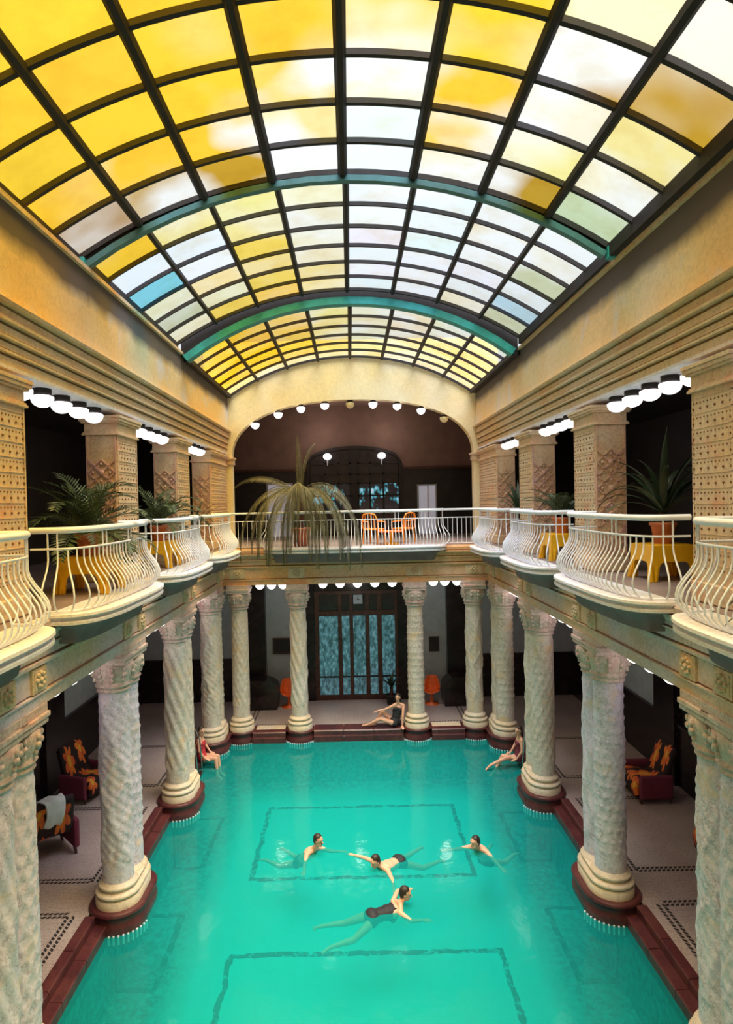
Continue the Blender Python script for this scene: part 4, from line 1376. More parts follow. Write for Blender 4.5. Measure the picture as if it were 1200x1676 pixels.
GF = GZ
stool((-4.26, 10.1, GF), 0.0, 'yellow plastic stool under the potted palm, nearest on the left gallery')
stool((-4.35, 13.9, GF), 0.0, 'yellow plastic stool farther along the left gallery')
stool((4.85, 10.1, GF), 0.0, 'yellow plastic stool nearest on the right gallery, under a strap-leaved plant')
stool((4.45, 13.7, GF), 0.0, 'yellow plastic stool partly hidden behind the right railing, farther along')
potted((-4.30, 10.1, GF + 0.565), 'bushy palm in a terracotta pot on the nearest left stool', 'palm', 26, 1.2, 3, group='plants on the galleries', spread=(-0.2, 1.3), leaf=0.24)
potted((-4.35, 13.95, GF + 0.56), 'bushy palm in a terracotta pot on the farther left stool', 'palm', 22, 1.15, 5, group='plants on the galleries', spread=(-0.1, 1.3), leaf=0.22)
potted((4.85, 10.1, GF + 0.56), 'dark plant with long strap leaves on the nearest right stool', 'strap', 24, 1.45, 8, name='potted_plant', mat='darkleaf', group='plants on the galleries', spread=(0.2, 1.3), trunk=0.15)
potted((4.45, 13.75, GF + 0.56), 'feathery palm in a terracotta pot on the farther right stool', 'palm', 14, 0.9, 9, group='plants on the galleries', spread=(0.2, 1.2), leaf=0.17)
potted((-4.35, 17.3, GF), 'strap-leaved plant standing at the far end of the left gallery', 'strap', 12, 0.9, 12, name='potted_plant', mat='darkleaf', group='plants on the galleries', spread=(0.3, 1.3), trunk=0.35)
potted((4.45, 17.3, GF), 'strap-leaved plant standing at the far end of the right gallery', 'strap', 16, 1.0, 14, name='potted_plant', mat='darkleaf', group='plants on the galleries', spread=(0.3, 1.4), trunk=0.6)
potted((3.98, 5.95, GF), 'broad-leaved plant at the right edge of the frame, leaves spilling over the railing', 'strap', 12, 0.85, 21, name='potted_plant', mat='leaf', group='plants on the galleries', spread=(-0.4, 0.5), trunk=0.0, pot=0.13, poth=0.22, wide=0.075)

# the big palm hanging over the far railing
random.seed(4)
root = empty('potted_palm', (-1.65, 19.62, GZ), 'large drooping palm whose long fronds hang over the far railing', 'plant')
m = MB(); m.lathe((0, 0, 0), [(0.2, 0), (0.22, 0.02), (0.30, 0.5), (0.33, 0.5), (0.33, 0.56), (0.27, 0.56)], 22); m.build('pot', M['terracotta'], root)
m = MB(); m.tube([(0, 0, 0.5), (0.03, -0.03, 1.0), (0, -0.08, 1.55)], [0.09, 0.07, 0.08], 10); m.build('trunk', M['wood'], root)
spec = [  # azimuth (0 = right, -90 = to the pool), elevation, length, droop
    (-95, 1.0, 3.3, 2.9), (-112, 0.8, 3.4, 2.6), (-78, 0.9, 3.5, 2.7), (-62, 0.7, 3.2, 2.4), (-48, 0.8, 3.3, 2.5), (-36, 0.6, 3.0, 2.2),
    (-128, 0.8, 3.2, 2.6), (-148, 0.7, 2.9, 2.4), (-172, 1.1, 2.6, 2.6), (178, 0.75, 2.2, 1.5), (165, 0.9, 2.4, 2.3), (100, 1.50, 1.9, 0.5), (60, 1.49, 1.9, 1.0),
    (-28, 0.75, 3.7, 2.9), (-42, 0.6, 3.6, 2.2), (-155, 0.75, 3.4, 2.4), (-20, 1.1, 3.2, 2.9), (5, 1.15, 1.9, 3.0), (-102, 0.5, 3.0, 2.1), (-70, 0.45, 3.2, 2.1), (-120, 0.5, 3.1, 2.2), (-90, 1.2, 3.0, 3.2)]
for (az, el, L, dr) in spec:
    mm = frond(L, el, dr if dr < 1.7 else el + 1.5, 0.09 if el > 1.46 else 0.24, 0.012, 56, 0.1, twist=0.7, rad=0.014, early=dr >= 1.7)
    mm = transformed(mm, Matrix.Translation((0, -0.12, 1.60)) @ Matrix.Rotation(math.radians(az), 4, 'Z'))
    mm.build('frond', M['olive'], root)

# chairs and table of the far gallery
def tube_chair(loc, rot, label, mat='amber'):
    root = empty('chair', loc, label, 'chair', 'orange chairs on the far gallery'); root.rotation_euler = (0, 0, rot)
    m = MB(); m.box(-0.26, 0.26, -0.25, 0.25, 0.42, 0.47, 0.02); m.build('seat', M[mat], root)
    m = MB(); m.tube([(-0.27, 0.22, 0.47), (-0.28, 0.27, 0.75), (-0.2, 0.30, 0.92), (0, 0.31, 0.96), (0.2, 0.30, 0.92), (0.28, 0.27, 0.75), (0.27, 0.22, 0.47)], 0.022, 8)
    for x in (-0.15, -0.05, 0.05, 0.15): m.tube([(x, 0.24, 0.47), (x, 0.30, 0.94)], 0.012, 6)
    m.build('backrest', M[mat], root)
    for s in (-1, 1):
        m = MB(); m.tube([(s * 0.30, 0.27, 0.72), (s * 0.32, 0.0, 0.69), (s * 0.31, -0.22, 0.67), (s * 0.29, -0.24, 0.44)], 0.02, 8); m.build('armrest', M[mat], root)
        for y in (-0.22, 0.22):
            m = MB(); m.tube([(s * 0.24, y, 0.43), (s * 0.27, y * 1.1, 0.0)], 0.02, 8); m.build('leg', M[mat], root)
tube_chair((0.62, 20.25, GZ), 2.6, 'orange armchair behind the far railing, its arms above the rail')
tube_chair((1.58, 20.4, GZ), -2.4, 'orange armchair behind the far railing, right of its neighbour')
root = empty('table', (1.12, 19.60, GZ), 'low orange round table behind the far railing', 'table')
m = MB(); m.lathe((0, 0, 0), [(0.40, 0.38), (0.42, 0.40), (0.40, 0.42)], 28); m.build('tabletop', M['orange'], root)
m = MB(); m.lathe((0, 0, 0), [(0.25, 0), (0.22, 0.03), (0.05, 0.08), (0.04, 0.38)], 20); m.build('pedestal', M['yellow'], root)

# flowered armchairs of the deck
def cushion(m, w, d, t, uv=None):
    pass
def uv_quad_grid(name, fn, nu, nv, mat, parent, thick=0.08):
    """padded panel from fn(u, v) -> point; UV = (u, v)"""
    bm = bmesh.new(); uvl = bm.loops.layers.uv.new('UVMap')
    g = [[bm.verts.new(fn(i / nu, j / nv)) for j in range(nv + 1)] for i in range(nu + 1)]
    for i in range(nu):
        for j in range(nv):
            f = bm.faces.new((g[i][j], g[i + 1][j], g[i + 1][j + 1], g[i][j + 1])); f.smooth = True
            for l, (a, b_) in zip(f.loops, ((i, j), (i + 1, j), (i + 1, j + 1), (i, j + 1))): l[uvl].uv = (a / nu, b_ / nv)
    me = bpy.data.meshes.new(name); bm.to_mesh(me); bm.free()
    o = link(name, me, parent, mat)
    md = o.modifiers.new('thickness', 'SOLIDIFY'); md.thickness = thick; md.offset = 0
    return o
def armchair(loc, rot, label, group, s=1.0):
    root = empty('armchair', loc, label, 'armchair', group); root.rotation_euler = (0, 0, rot); root.scale = (s, s, s)
    # seat and back in one sweep: front edge, seat, back, rounded top
    prof = [(-0.34, 0.12), (-0.37, 0.30), (-0.33, 0.42), (-0.10, 0.40), (0.14, 0.37), (0.24, 0.44), (0.30, 0.62), (0.38, 0.86), (0.42, 1.00), (0.48, 1.03)]
    def f(u, v):
        k = v * (len(prof) - 1); j = min(int(k), len(prof) - 2); t = k - j
        y = prof[j][0] * (1 - t) + prof[j + 1][0] * t; z = prof[j][1] * (1 - t) + prof[j + 1][1] * t
        x = (u - 0.5) * 0.74
        z += 0.03 * math.sin(PI * u); 
        if v > 0.6: x *= 1 - 0.10 * (v - 0.6) / 0.4
        return (x, y, z)
    uv_quad_grid('cushion', f, 10, 27, M['flower'], root, 0.11)
    for sx in (-1, 1):
        def fa(u, v, sx=sx):
            y = -0.34 + 0.66 * u
            a = v * PI
            return (sx * (0.43 + 0.055 * math.cos(a) * (1)) , y, 0.14 + 0.44 * math.sin(a / 2) if v < 1 else 0.58)
        m = MB(); m.box(*sorted((sx * 0.38, sx * 0.48)), -0.34, 0.34, 0.10, 0.58, 0.04); m.build('armrest', M['maroon'], root)
        for y in (-0.3, 0.3):
            m = MB(); m.tube([(sx * 0.4, y, 0.12), (sx * 0.42, y, 0)], [0.03, 0.02], 8); m.build('leg', M['wood'], root)
    return root
g = 'flowered armchairs on the deck'
armchair((-6.6, 15.2, 0), -PI / 2 - 0.3 + PI, 'armchair printed with orange flowers by the left wall, farther one', g, 1.1)
armchair((-6.35, 12.5, 0), -2.36, 'armchair printed with orange flowers on the left deck, white towel over it', g, 1.2)
armchair((6.6, 14.6, 0), -PI / 2, 'armchair printed with orange flowers by the right wall, farther one', g, 1.1)
armchair((6.75, 11.6, 0), -PI / 2 - 0.2, 'armchair printed with orange flowers on the right deck, half hidden by the near columns', g, 1.2)
# draped towel on the nearer left armchair
def ft(u, v):
    pth = [(-0.30, 0.60), (-0.02, 0.58), (0.24, 0.98), (0.38, 1.24), (0.50, 1.33), (0.66, 1.30), (0.68, 1.05), (0.60, 0.80)]
    k = v * (len(pth) - 1); j = min(int(k), len(pth) - 2); t = k - j
    y = pth[j][0] * (1 - t) + pth[j + 1][0] * t; z = pth[j][1] * (1 - t) + pth[j + 1][1] * t
    x = (u - 0.5) * (0.42 + 0.10 * math.sin(5 * v)) + 0.08 * math.sin(6 * v) + 0.05
    return (x, y, z + 0.02 * math.sin(9 * u + 5 * v))
o = uv_quad_grid('towel', ft, 14, 30, M['towel'], None, 0.03)
o.location = (-6.35, 12.5, 0.02); o.rotation_euler = (0, 0, -2.36)
tag(o, 'white towel thrown over the flowered armchair on the left deck', 'towel')

def shell_chair(loc, rot, label):
    root = empty('shell_chair', loc, label, 'chair', 'orange chairs beside the glazed door'); root.rotation_euler = (0, 0, rot)
    def f(u, v):
        x = (u - 0.5) * 0.56
        c = abs(u - 0.5) * 2
        if v < 0.45:
            t = v / 0.45; y = -0.26 + 0.44 * t; z = 0.42 + 0.06 * c ** 2 * 2 - 0.03 * math.sin(PI * t)
        else:
            t = (v - 0.45) / 0.55; y = 0.18 + 0.12 * t; z = 0.42 + 0.48 * t + 0.12 * c ** 2 * (1 - t); x *= 1 - 0.45 * t * t; y -= 0.16 * c ** 2 * (1 - t * 0.5)
        return (x, y, z)
    uv_quad_grid('shell', f, 12, 20, M['orange'], root, 0.035)
    m = MB(); m.lathe((0, 0, 0), [(0.24, 0), (0.24, 0.02), (0.05, 0.06), (0.04, 0.40), (0.1, 0.41)], 20); m.build('pedestal', M['orange'], root)
shell_chair((-2.34, 21.5, 0), 0.25, 'shiny orange-red shell chair left of the glazed door')
shell_chair((2.52, 21.5, 0), -0.2, 'shiny orange-red shell chair right of the glazed door')

# black rounded marble benches in the far corners
for sx, sd in ((-1, 'left'), (1, 'right')):
    q_ = 0.02 if sx < 0 else 0.24
    pr = [(3.95, 0.0), (3.95, 0.98)] + [(3.15 + q_ - 0.50 * math.sin(t) + 0.0, 0.62 + 0.36 * math.cos(t)) for t in [PI / 2 * k / 8 for k in range(9)]] + [(2.65 + q_, 0.35), (2.68 + q_, 0.0)]
    m = MB(); m.prism([(sx * x, z) for x, z in pr], 'y', 21.15, 21.85)
    o = m.build('stone_bench', M['darkred']); tag(o, 'black marble bench with a rounded end against the back wall, %s of the door' % sd, 'bench', 'black marble benches')

# clock, boards
root = empty('wall_clock', (0.08, 22.06, 3.52), 'small square white clock above the glazed door', 'clock')
m = MB(); m.box(-0.16, 0.16, -0.02, 0.04, -0.16, 0.16, 0.01); fc_ = m.build('face', M['paledoor'], root)
m = MB(); m.tube([(0, -0.022, 0), (0, -0.03, 0)], 0.03, 10); m.box(-0.008, 0.008, -0.028, -0.02, 0, 0.10); m.box(0, 0.07, -0.028, -0.02, -0.008, 0.008); m.build('hands', M['iron'], fc_)
root = empty('notice_board', (-2.55, 22.16, 1.92), 'dark landscape notice board on the grey wall left of the door', 'board')
m = MB(); m.box(-0.36, 0.36, 0.01, 0.04, -0.25, 0.25, 0.005); m.build('panel', M['iron'], root)
m = MB()
for b_ in ((-0.38, 0.38, -0.01, 0.045, 0.24, 0.28), (-0.38, 0.38, -0.01, 0.045, -0.28, -0.24), (-0.38, -0.34, -0.01, 0.045, -0.24, 0.24), (0.34, 0.38, -0.01, 0.045, -0.24, 0.24)): m.box(*b_)
m.build('frame', M['wood'], root)
root = empty('notice_board', (2.72, 22.16, 1.88), 'small dark upright board on the grey wall right of the door', 'board')
m = MB(); m.box(-0.16, 0.16, 0.01, 0.04, -0.24, 0.24, 0.005); m.build('panel', M['iron'], root)
m = MB()
for b_ in ((-0.18, 0.18, -0.01, 0.045, 0.23, 0.26), (-0.18, 0.18, -0.01, 0.045, -0.26, -0.23), (-0.18, -0.15, -0.01, 0.045, -0.23, 0.23), (0.15, 0.18, -0.01, 0.045, -0.23, 0.23)): m.box(*b_)
m.build('frame', M['wood'], root)
# dark plant in front of the door glass, on the right
potted((1.15, 21.5, 0), 'dark leafy plant in a tub in front of the right door leaf', 'strap', 16, 0.55, 33, name='potted_plant', mat='darkleaf', spread=(0.2, 1.4), trunk=0.25, pm='iron')

# pool ladders
def ladder(sx, y, label):
    root = empty('pool_ladder', (sx * 4.42, y, 0), label, 'ladder', 'steel pool ladders')
    for dy in (-0.25, 0.25):
        m = MB(); m.tube([(sx * 0.40, dy, 0.03), (sx * 0.38, dy, 0.75), (sx * 0.28, dy, 0.92), (sx * 0.12, dy, 0.95), (-sx * 0.02, dy, 0.86), (-sx * 0.12, dy, 0.60), (-sx * 0.16, dy, 0.0), (-sx * 0.16, dy, -0.9)], 0.02, 8)
        m.build('handrail', M['chrome'], root)
    for z in (-0.25, -0.5, -0.75):
        m = MB(); m.box(*sorted((-sx * 0.11, -sx * 0.21)), -0.25, 0.25, z - 0.015, z + 0.015); m.build('step', M['chrome'], root)
ladder(-1, 16.75, 'steel pool ladder on the left side, beside the seated bather in red')
ladder(1, 16.25, 'steel pool ladder on the right side, beside the seated bather in dark swimwear')
# ================================================================== PEOPLE
def capsule(m, a, b, ra, rb, n=12):
    a = Vector(a); b = Vector(b); d = b - a
    if d.length < 1e-5: m.ball(a, ra, n, 8); return
    d.normalize()
    pts = []; rr = []
    for k in range(4):
        t = PI / 2 * (1 - k / 3.0)
        pts.append(a - d * ra * math.sin(t)); rr.append(max(0.0015, ra * math.cos(t)))
    for k in range(1, 4):
        pts.append(a.lerp(b, k / 4)); rr.append(ra + (rb - ra) * k / 4)
    for k in range(4):
        t = PI / 2 * (k / 3.0)
        pts.append(b + d * rb * math.sin(t)); rr.append(max(0.0015, rb * math.cos(t)))
    m.tube(pts, rr, n, True, True)

def ellip(m, c, axes, r, n=16, k=10):
    """ellipsoid with axes (3 unit vectors)"""
    t = MB(); t.ball((0, 0, 0), r, n, k)
    A = Matrix((axes[0], axes[1], axes[2])).transposed()
    m.add([Vector(c) + A @ Vector(p) for p in t.v], t.f, True)

def remeshed(m, voxel, smooth=4):
    me = m.mesh('tmp')
    o = bpy.data.objects.new('tmp', me); COL.objects.link(o)
    md = o.modifiers.new('r', 'REMESH'); md.mode = 'VOXEL'; md.voxel_size = voxel; md.use_smooth_shade = True
    sm = o.modifiers.new('s', 'SMOOTH'); sm.factor = 0.5; sm.iterations = smooth
    dg = bpy.context.evaluated_depsgraph_get()
    ev = o.evaluated_get(dg)
    out = bpy.data.meshes.new_from_object(ev)
    bpy.data.objects.remove(o); bpy.data.meshes.remove(me)
    out.polygons.foreach_set('use_smooth', [True] * len(out.polygons))
    return out

def hand(m, wrist, d, palm_n, s=1.0, curl=0.3, thumb_side=1):
    """palm and five fingers growing from the wrist along d; palm faces palm_n"""
    d = Vector(d).normalized(); pn = Vector(palm_n); pn = (pn - d * pn.dot(d)).normalized(); sd = d.cross(pn).normalized() * thumb_side
    w = Vector(wrist)
    for k in (-1, -0.33, 0.33, 1):
        capsule(m, w + sd * k * 0.018 * s, w + d * 0.085 * s + sd * k * 0.030 * s, 0.016 * s, 0.013 * s, 8)
    for k, ln in ((1, 0.068), (0.33, 0.078), (-0.33, 0.072), (-1, 0.055)):
        b = w + d * 0.088 * s + sd * k * 0.030 * s
        d1 = (d + pn * curl * 0.5 + sd * k * 0.10).normalized(); d2 = (d + pn * curl * 1.4 + sd * k * 0.10).normalized()
        mid = b + d1 * ln * 0.55 * s
        capsule(m, b, mid, 0.0098 * s, 0.009 * s, 7); capsule(m, mid, mid + d2 * ln * 0.5 * s, 0.009 * s, 0.0075 * s, 7)
    b = w + d * 0.03 * s + sd * 0.030 * s
    t1 = b + (d * 0.6 + sd * 0.75 + pn * 0.2).normalized() * 0.038 * s
    capsule(m, b, t1, 0.013 * s, 0.011 * s, 7); capsule(m, t1, t1 + (d * 0.85 + sd * 0.35 + pn * 0.25).normalized() * 0.030 * s, 0.011 * s, 0.009 * s, 7)

def person(name, loc, J, label, suit=None, suit_mat='black', hair='short', hair_mat='hair', face=(0, -1, 0), headup=(0, 0, 1), female=False, trunks=None, moustache=False, group=None):
    """J: joints relative to loc. keys: pelvis chest neck head shL shR elL elR wrL wrR hipL hipR knL knR anL anR toL toR hdL hdR"""
    root = empty(name, loc, label, 'person', group)
    V_ = {k: Vector(v) for k, v in J.items()}
    m = MB()
    pel, che, nec, hd = V_['pelvis'], V_['chest'], V_['neck'], V_['head']
    f = 0.92 if female else 1.0
    up = (che - pel).normalized()
    side = (V_['shR'] - V_['shL']).normalized()
    fr = side.cross(up).normalized()
    side2 = up.cross(fr).normalized()
    ax = [side2, fr, up]
    L = (che - pel).length
    ellip(m, pel + up * 0.02, ax, (0.175 if female else 0.165, 0.115, 0.13))
    ellip(m, pel.lerp(che, 0.45), ax, (0.135 * f, 0.10, 0.17))
    ellip(m, pel.lerp(che, 0.75), ax, (0.155 * f, 0.112, 0.15))
    ellip(m, che, ax, (0.165 * f, 0.115, 0.14))
    if female:
        for s in (-1, 1): ellip(m, che - up * 0.03 - fr * 0.0 + side2 * s * 0.07 + (fr if fr.dot(Vector(face)) > 0 else -fr) * 0.085, ax, (0.06, 0.05, 0.06), 10, 8)
    for s in ('L', 'R'):
        sh, el, wr = V_['sh' + s], V_['el' + s], V_['wr' + s]
        capsule(m, che.lerp(sh, 0.35) + up * 0.05, sh, 0.062 * f, 0.056 * f)
        capsule(m, nec - up * 0.02, sh + up * 0.015, 0.05 * f, 0.045 * f)
        capsule(m, sh, el, 0.052 * f, 0.039 * f); capsule(m, el, wr, 0.040 * f, 0.025 * f)
        hd_d = V_.get('hd' + s, (wr - el))
        hand(m, wr, hd_d, (0, 0, -1) if abs(Vector(hd_d).normalized().z) < 0.9 else fr, 1.0, 0.25, 1 if s == 'L' else -1)
        hp, kn, an, to = V_['hip' + s], V_['kn' + s], V_['an' + s], V_['to' + s]
        capsule(m, hp, kn, 0.088, 0.055); capsule(m, kn, an, 0.055, 0.034)
        mid = kn.lerp(an, 0.3); cb = (kn - hp).cross(an - kn); 
        capsule(m, kn.lerp(an, 0.15), kn.lerp(an, 0.5), 0.056, 0.046)
        capsule(m, an, to, 0.036, 0.026); heel = an + (an - to).normalized() * 0.03 + (an - kn).normalized() * 0.03
        capsule(m, an, heel, 0.035, 0.028)
        fd = (to - an).normalized(); fs = fd.cross((an - kn).normalized())
        fs = fs.normalized() if fs.length > 0.05 else side2
        for k in range(5):
            b = to + fs * (k - 2) * 0.016
            capsule(m, b, b + fd * 0.025, 0.010, 0.008, 6)
    F = Vector(face).normalized(); U = Vector(headup); U = (U - F * U.dot(F)).normalized(); S = F.cross(U).normalized()
    capsule(m, nec - up * 0.04, hd - U * 0.07 - F * 0.01, 0.058 * f, 0.052 * f)
    hx = [S, F, U]
    ellip(m, hd + U * 0.025, hx, (0.076, 0.095, 0.100), 18, 12)
    ellip(m, hd - U * 0.055 + F * 0.018, hx, (0.055, 0.068, 0.065), 14, 10)
    ellip(m, hd - U * 0.100 + F * 0.060, hx, (0.026, 0.022, 0.018), 8, 6)        # chin
    capsule(m, hd + F * 0.090 + U * 0.012, hd + F * 0.112 - U * 0.028, 0.009, 0.014, 8)   # nose
    capsule(m, hd + F * 0.085 + U * 0.035 - S * 0.04, hd + F * 0.085 + U * 0.035 + S * 0.04, 0.012, 0.012, 8)  # brow
    for s in (-1, 1):
        ellip(m, hd + S * s * 0.078 - U * 0.005 - F * 0.005, hx, (0.010, 0.020, 0.032), 8, 6)
    me = remeshed(m, 0.0085, 3)
    me.name = 'body'; me.materials.append(M['skin'])
    body = link('body', me, root)
    # hair
    h = MB()
    ellip(h, hd + U * 0.045 - F * 0.018, hx, (0.088, 0.098, 0.096), 18, 12)
    ellip(h, hd - F * 0.055 + U * 0.0, hx, (0.080, 0.058, 0.085), 16, 10)
    if hair == 'long':
        ellip(h, hd - F * 0.070 - U * 0.10, hx, (0.075, 0.045, 0.12), 14, 10)
        for s in (-1, 1): capsule(h, hd + S * s * 0.075 + U * 0.04, hd + S * s * 0.080 - U * 0.12 - F * 0.02, 0.030, 0.022, 8)
    hm = remeshed(h, 0.010, 2)
    rnd = random.Random(len(label))
    for v in hm.vertices:
        if (v.co - hd).dot(F) > 0.02 and (v.co - hd).dot(U) < 0.075: v.co = v.co - F * 0.028
        k = math.sin(v.co.x * 160) * math.sin(v.co.y * 150 + 1) * math.sin(v.co.z * 140)
        v.co = v.co + v.normal * 0.003 * k
    hm.name = 'hair'; hm.materials.append(M[hair_mat]); link('hair', hm, root)
    for s in (-1, 1):
        e = MB(); ellip(e, hd + F * 0.0885 + S * s * 0.032 + U * 0.012, hx, (0.013, 0.006, 0.007), 8, 6); e.build('eye', M['hair'], body)
    e = MB(); ellip(e, hd + F * 0.088 - U * 0.058, hx, (0.023, 0.007, 0.007), 8, 6); e.build('mouth', M['lips'], body)
    if moustache:
        e = MB(); capsule(e, hd + F * 0.094 - U * 0.043 - S * 0.025, hd + F * 0.094 - U * 0.043 + S * 0.025, 0.009, 0.009, 8); e.build('moustache', M['hair'], body)
    if suit:
        t = MB(); ex = 0.010
        ellip(t, pel + up * 0.02, ax, ((0.175 if female else 0.165) + ex, 0.115 + ex, 0.13 + ex))
        for s in ('L', 'R'): capsule(t, V_['hip' + s], V_['hip' + s].lerp(V_['kn' + s], 0.10), 0.094, 0.09)
        if suit == 'full':
            ellip(t, pel.lerp(che, 0.45), ax, (0.135 * f + ex, 0.10 + ex, 0.17 + ex))
            ellip(t, pel.lerp(che, 0.75), ax, (0.155 * f + ex, 0.112 + ex, 0.14 + ex))
            ellip(t, che - up * 0.02, ax, (0.145 * f + ex, 0.115 + ex, 0.10 + ex))
            if female:
                for s in (-1, 1): ellip(t, che - up * 0.03 + side2 * s * 0.07 + (fr if fr.dot(Vector(face)) > 0 else -fr) * 0.085, ax, (0.06 + ex, 0.05 + ex, 0.055 + ex), 10, 8)
            for s in (-1, 1): capsule(t, che + side2 * s * 0.08 + fr * 0.10, che + side2 * s * 0.075 + up * 0.14 + fr * 0.02, 0.018, 0.018, 8); capsule(t, che + side2 * s * 0.08 - fr * 0.10, che + side2 * s * 0.075 + up * 0.14 - fr * 0.02, 0.018, 0.018, 8)
        tm = remeshed(t, 0.012, 3); tm.name = 'swimsuit'; tm.materials.append(M[suit_mat]); link('swimsuit', tm, root)
    return root
M['lips'] = plain('lips', (0.45, 0.13, 0.11), 0.5)

WZ = -0.29   # water level
def swim(loc, dirv, yaw_face, arms, label, pitch=0.25, head_raise=0.10, suit='trunks', suit_mat='black', hair='short', moustache=False, female=False, group='swimmers in the pool', legs=0.25, turn=0.0):
    """breast-stroke swimmer; dirv = plan direction of travel; arms: 2 (elbow, wrist) offsets in (forward, side, up)"""
    d = Vector((dirv[0], dirv[1], 0)).normalized(); s = Vector((d.y, -d.x, 0)); u = Vector((0, 0, 1))     # s: swimmer's right
    def P(a, b, c): return d * a + s * b + u * c
    che = P(0, 0, -0.05); back = math.sin(pitch); fw = math.cos(pitch)
    pel = che + P(-0.40 * fw, 0, -0.40 * back)
    J = dict(chest=che, pelvis=pel, neck=che + P(0.17 * fw, 0, 0.12), head=che + P(0.25, 0, 0.12 + head_raise + 0.08))
    for nm, b in (('L', -1), ('R', 1)):
        J['sh' + nm] = che + P(0.08, b * 0.175, 0.055)
        e, w_ = arms[0 if b < 0 else 1]
        J['el' + nm] = J['sh' + nm] + P(e[0], b * e[1], e[2]); J['wr' + nm] = J['el' + nm] + P(w_[0], b * w_[1], w_[2])
        J['hip' + nm] = pel + P(0, b * 0.09, -0.02)
        k = legs * (1 if b < 0 else 0.7)
        J['kn' + nm] = J['hip' + nm] + P(-0.40, b * (0.08 + k * 0.3), -0.10 - k * 0.2)
        J['an' + nm] = J['kn' + nm] + P(-0.40, b * (0.02 + k * 0.1), 0.0)
        J['to' + nm] = J['an' + nm] + P(-0.14, b * 0.03, -0.03)
    return person('person', (loc[0], loc[1], WZ), J, label, suit, suit_mat, hair, face=yaw_face, female=female, moustache=moustache, group=group)

# swimmer upper left: head up, looking right, arms spread under him
swim((-1.10, 13.05, 0), (0.75, -0.65), (0.85, -0.52, 0.0), [((0.16, 0.16, -0.08), (0.20, 0.10, 0.02)), ((0.14, 0.20, -0.06), (0.14, 0.16, 0.0))],
     'dark-haired man with a moustache swimming towards the right, leftmost swimmer', pitch=0.75, head_raise=0.14, moustache=True)
# middle swimmer: flat on the water, arms wide, heading toward the camera left
swim((0.42, 12.45, 0), (-0.75, -0.60), (-0.75, -0.62, -0.25), [((0.12, 0.26, -0.03), (0.16, 0.22, -0.02)), ((0.06, 0.28, 0.0), (0.10, 0.25, -0.01))],
     'man swimming flat in the middle of the pool with both arms stretched wide', pitch=0.02, head_raise=0.02, legs=0.3)
# front swimmer: heading right, dark suit
swim((0.48, 11.12, 0), (0.92, 0.28), (0.95, -0.15, -0.10), [((0.16, 0.20, 0.04), (0.22, 0.04, -0.04)), ((0.12, 0.20, -0.04), (0.22, 0.02, -0.02))],
     'swimmer in a dark swimsuit heading right, the one nearest the camera', pitch=0.06, head_raise=0.06, suit='full', suit_mat='black', female=True, legs=0.3)
# right swimmer: head and shoulders, looking left
swim((2.42, 13.0, 0), (-0.55, -0.75), (-0.85, -0.52, 0.0), [((0.10, 0.22, -0.07), (0.12, 0.18, -0.01)), ((0.10, 0.22, -0.06), (0.14, 0.16, 0.0))],
     'dark-haired man facing left with his shoulders at the surface, rightmost swimmer', pitch=0.9, head_raise=0.08)

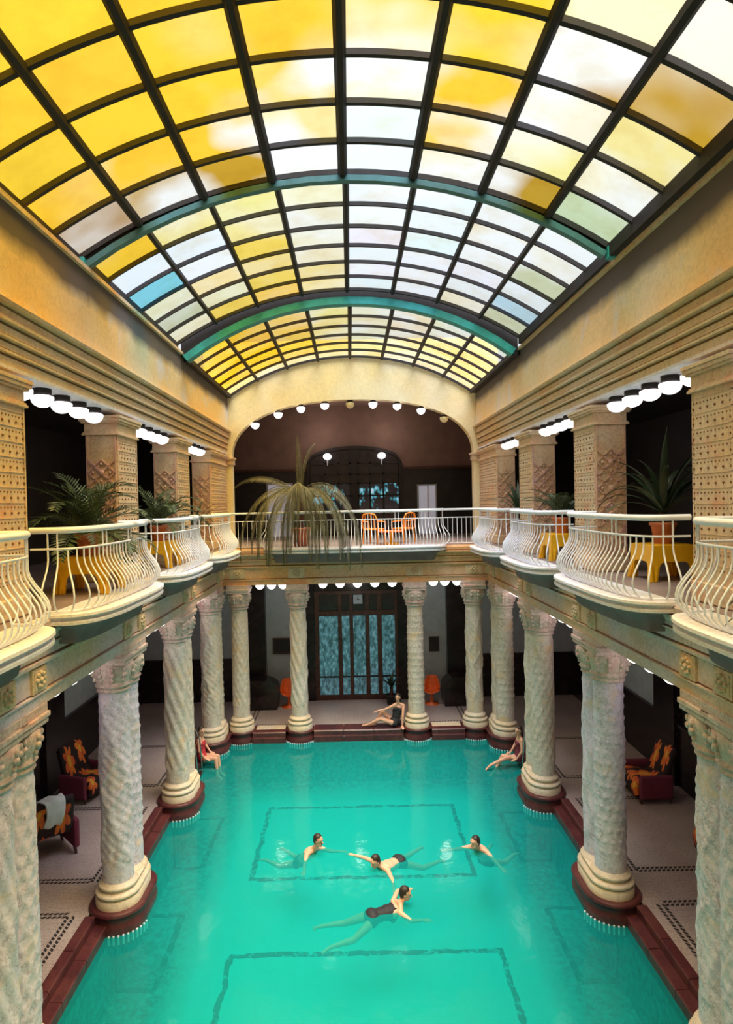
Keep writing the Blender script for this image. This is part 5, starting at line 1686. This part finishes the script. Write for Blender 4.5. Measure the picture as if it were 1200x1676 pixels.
# bather lounging on the far kerb
J = dict(pelvis=(0, 0, 0.13), chest=(0.10, 0.08, 0.52), neck=(0.12, 0.07, 0.70), head=(0.10, 0.02, 0.86),
         shL=(-0.05, -0.02, 0.63), shR=(0.27, 0.02, 0.61), elL=(-0.30, -0.03, 0.52), wrL=(-0.52, -0.06, 0.50), hdL=(-1, 0, -0.3),
         elR=(0.22, -0.17, 0.34), wrR=(0.20, -0.22, 0.06), hdR=(0.1, -0.8, -0.15),
         hipL=(-0.04, 0.09, 0.12), hipR=(-0.02, -0.08, 0.10), knL=(-0.40, 0.08, 0.42), anL=(-0.62, 0.02, 0.06), toL=(-0.76, 0.02, 0.03),
         knR=(-0.46, -0.10, 0.26), anR=(-0.86, -0.06, 0.07), toR=(-1.00, -0.04, 0.05))
person('person', (1.12, 19.34, 0.03), J, 'woman in a black swimsuit lounging on the red kerb beside the far column', 'full', 'black', 'long', face=(-0.35, -0.9, -0.1), female=True)
# bather sitting on the left kerb, feet in the water
J = dict(pelvis=(0, 0, 0.12), chest=(-0.06, 0.03, 0.50), neck=(-0.05, 0.02, 0.68), head=(0.0, -0.02, 0.83),
         shL=(-0.04, -0.16, 0.62), shR=(-0.06, 0.18, 0.62), elL=(-0.02, -0.24, 0.36), wrL=(0.12, -0.22, 0.16), hdL=(0.9, 0.1, -0.4),
         elR=(0.04, 0.24, 0.37), wrR=(0.18, 0.16, 0.20), hdR=(0.9, -0.2, -0.3),
         hipL=(0.02, -0.09, 0.10), hipR=(0.02, 0.09, 0.10), knL=(0.40, -0.16, 0.12), anL=(0.46, -0.22, -0.32), toL=(0.58, -0.26, -0.40),
         knR=(0.42, 0.02, 0.12), anR=(0.50, -0.02, -0.32), toR=(0.62, -0.04, -0.40))
person('person', (-4.34, 17.42, -0.15), J, 'dark-haired woman in a red swimsuit sitting on the left pool edge', 'full', 'red', 'short', face=(0.75, -0.6, -0.1), female=True)
J = {k: (-v[0], v[1], v[2]) for k, v in J.items()}
sw = {}
for k, v in J.items(): sw[k[:-1] + ('R' if k.endswith('L') else 'L') if k[-1] in 'LR' and k not in ('pelvis',) else k] = v
J = sw
J['knL'] = (-0.42, -0.12, 0.13); J['anL'] = (-0.80, -0.16, -0.02); J['toL'] = (-0.92, -0.18, -0.12)
J['knR'] = (-0.42, 0.06, 0.13); J['anR'] = (-0.66, 0.02, -0.26); J['toR'] = (-0.78, 0.0, -0.36)
person('person', (4.27, 16.95, -0.15), J, 'bather in dark swimwear sitting on the right pool edge with legs stretched over the water', 'full', 'maroon', 'long', face=(-0.8, -0.5, -0.1), female=True)
root = empty('towel', (4.62, 16.95, 0.03), None)
bpy.data.objects.remove(root)
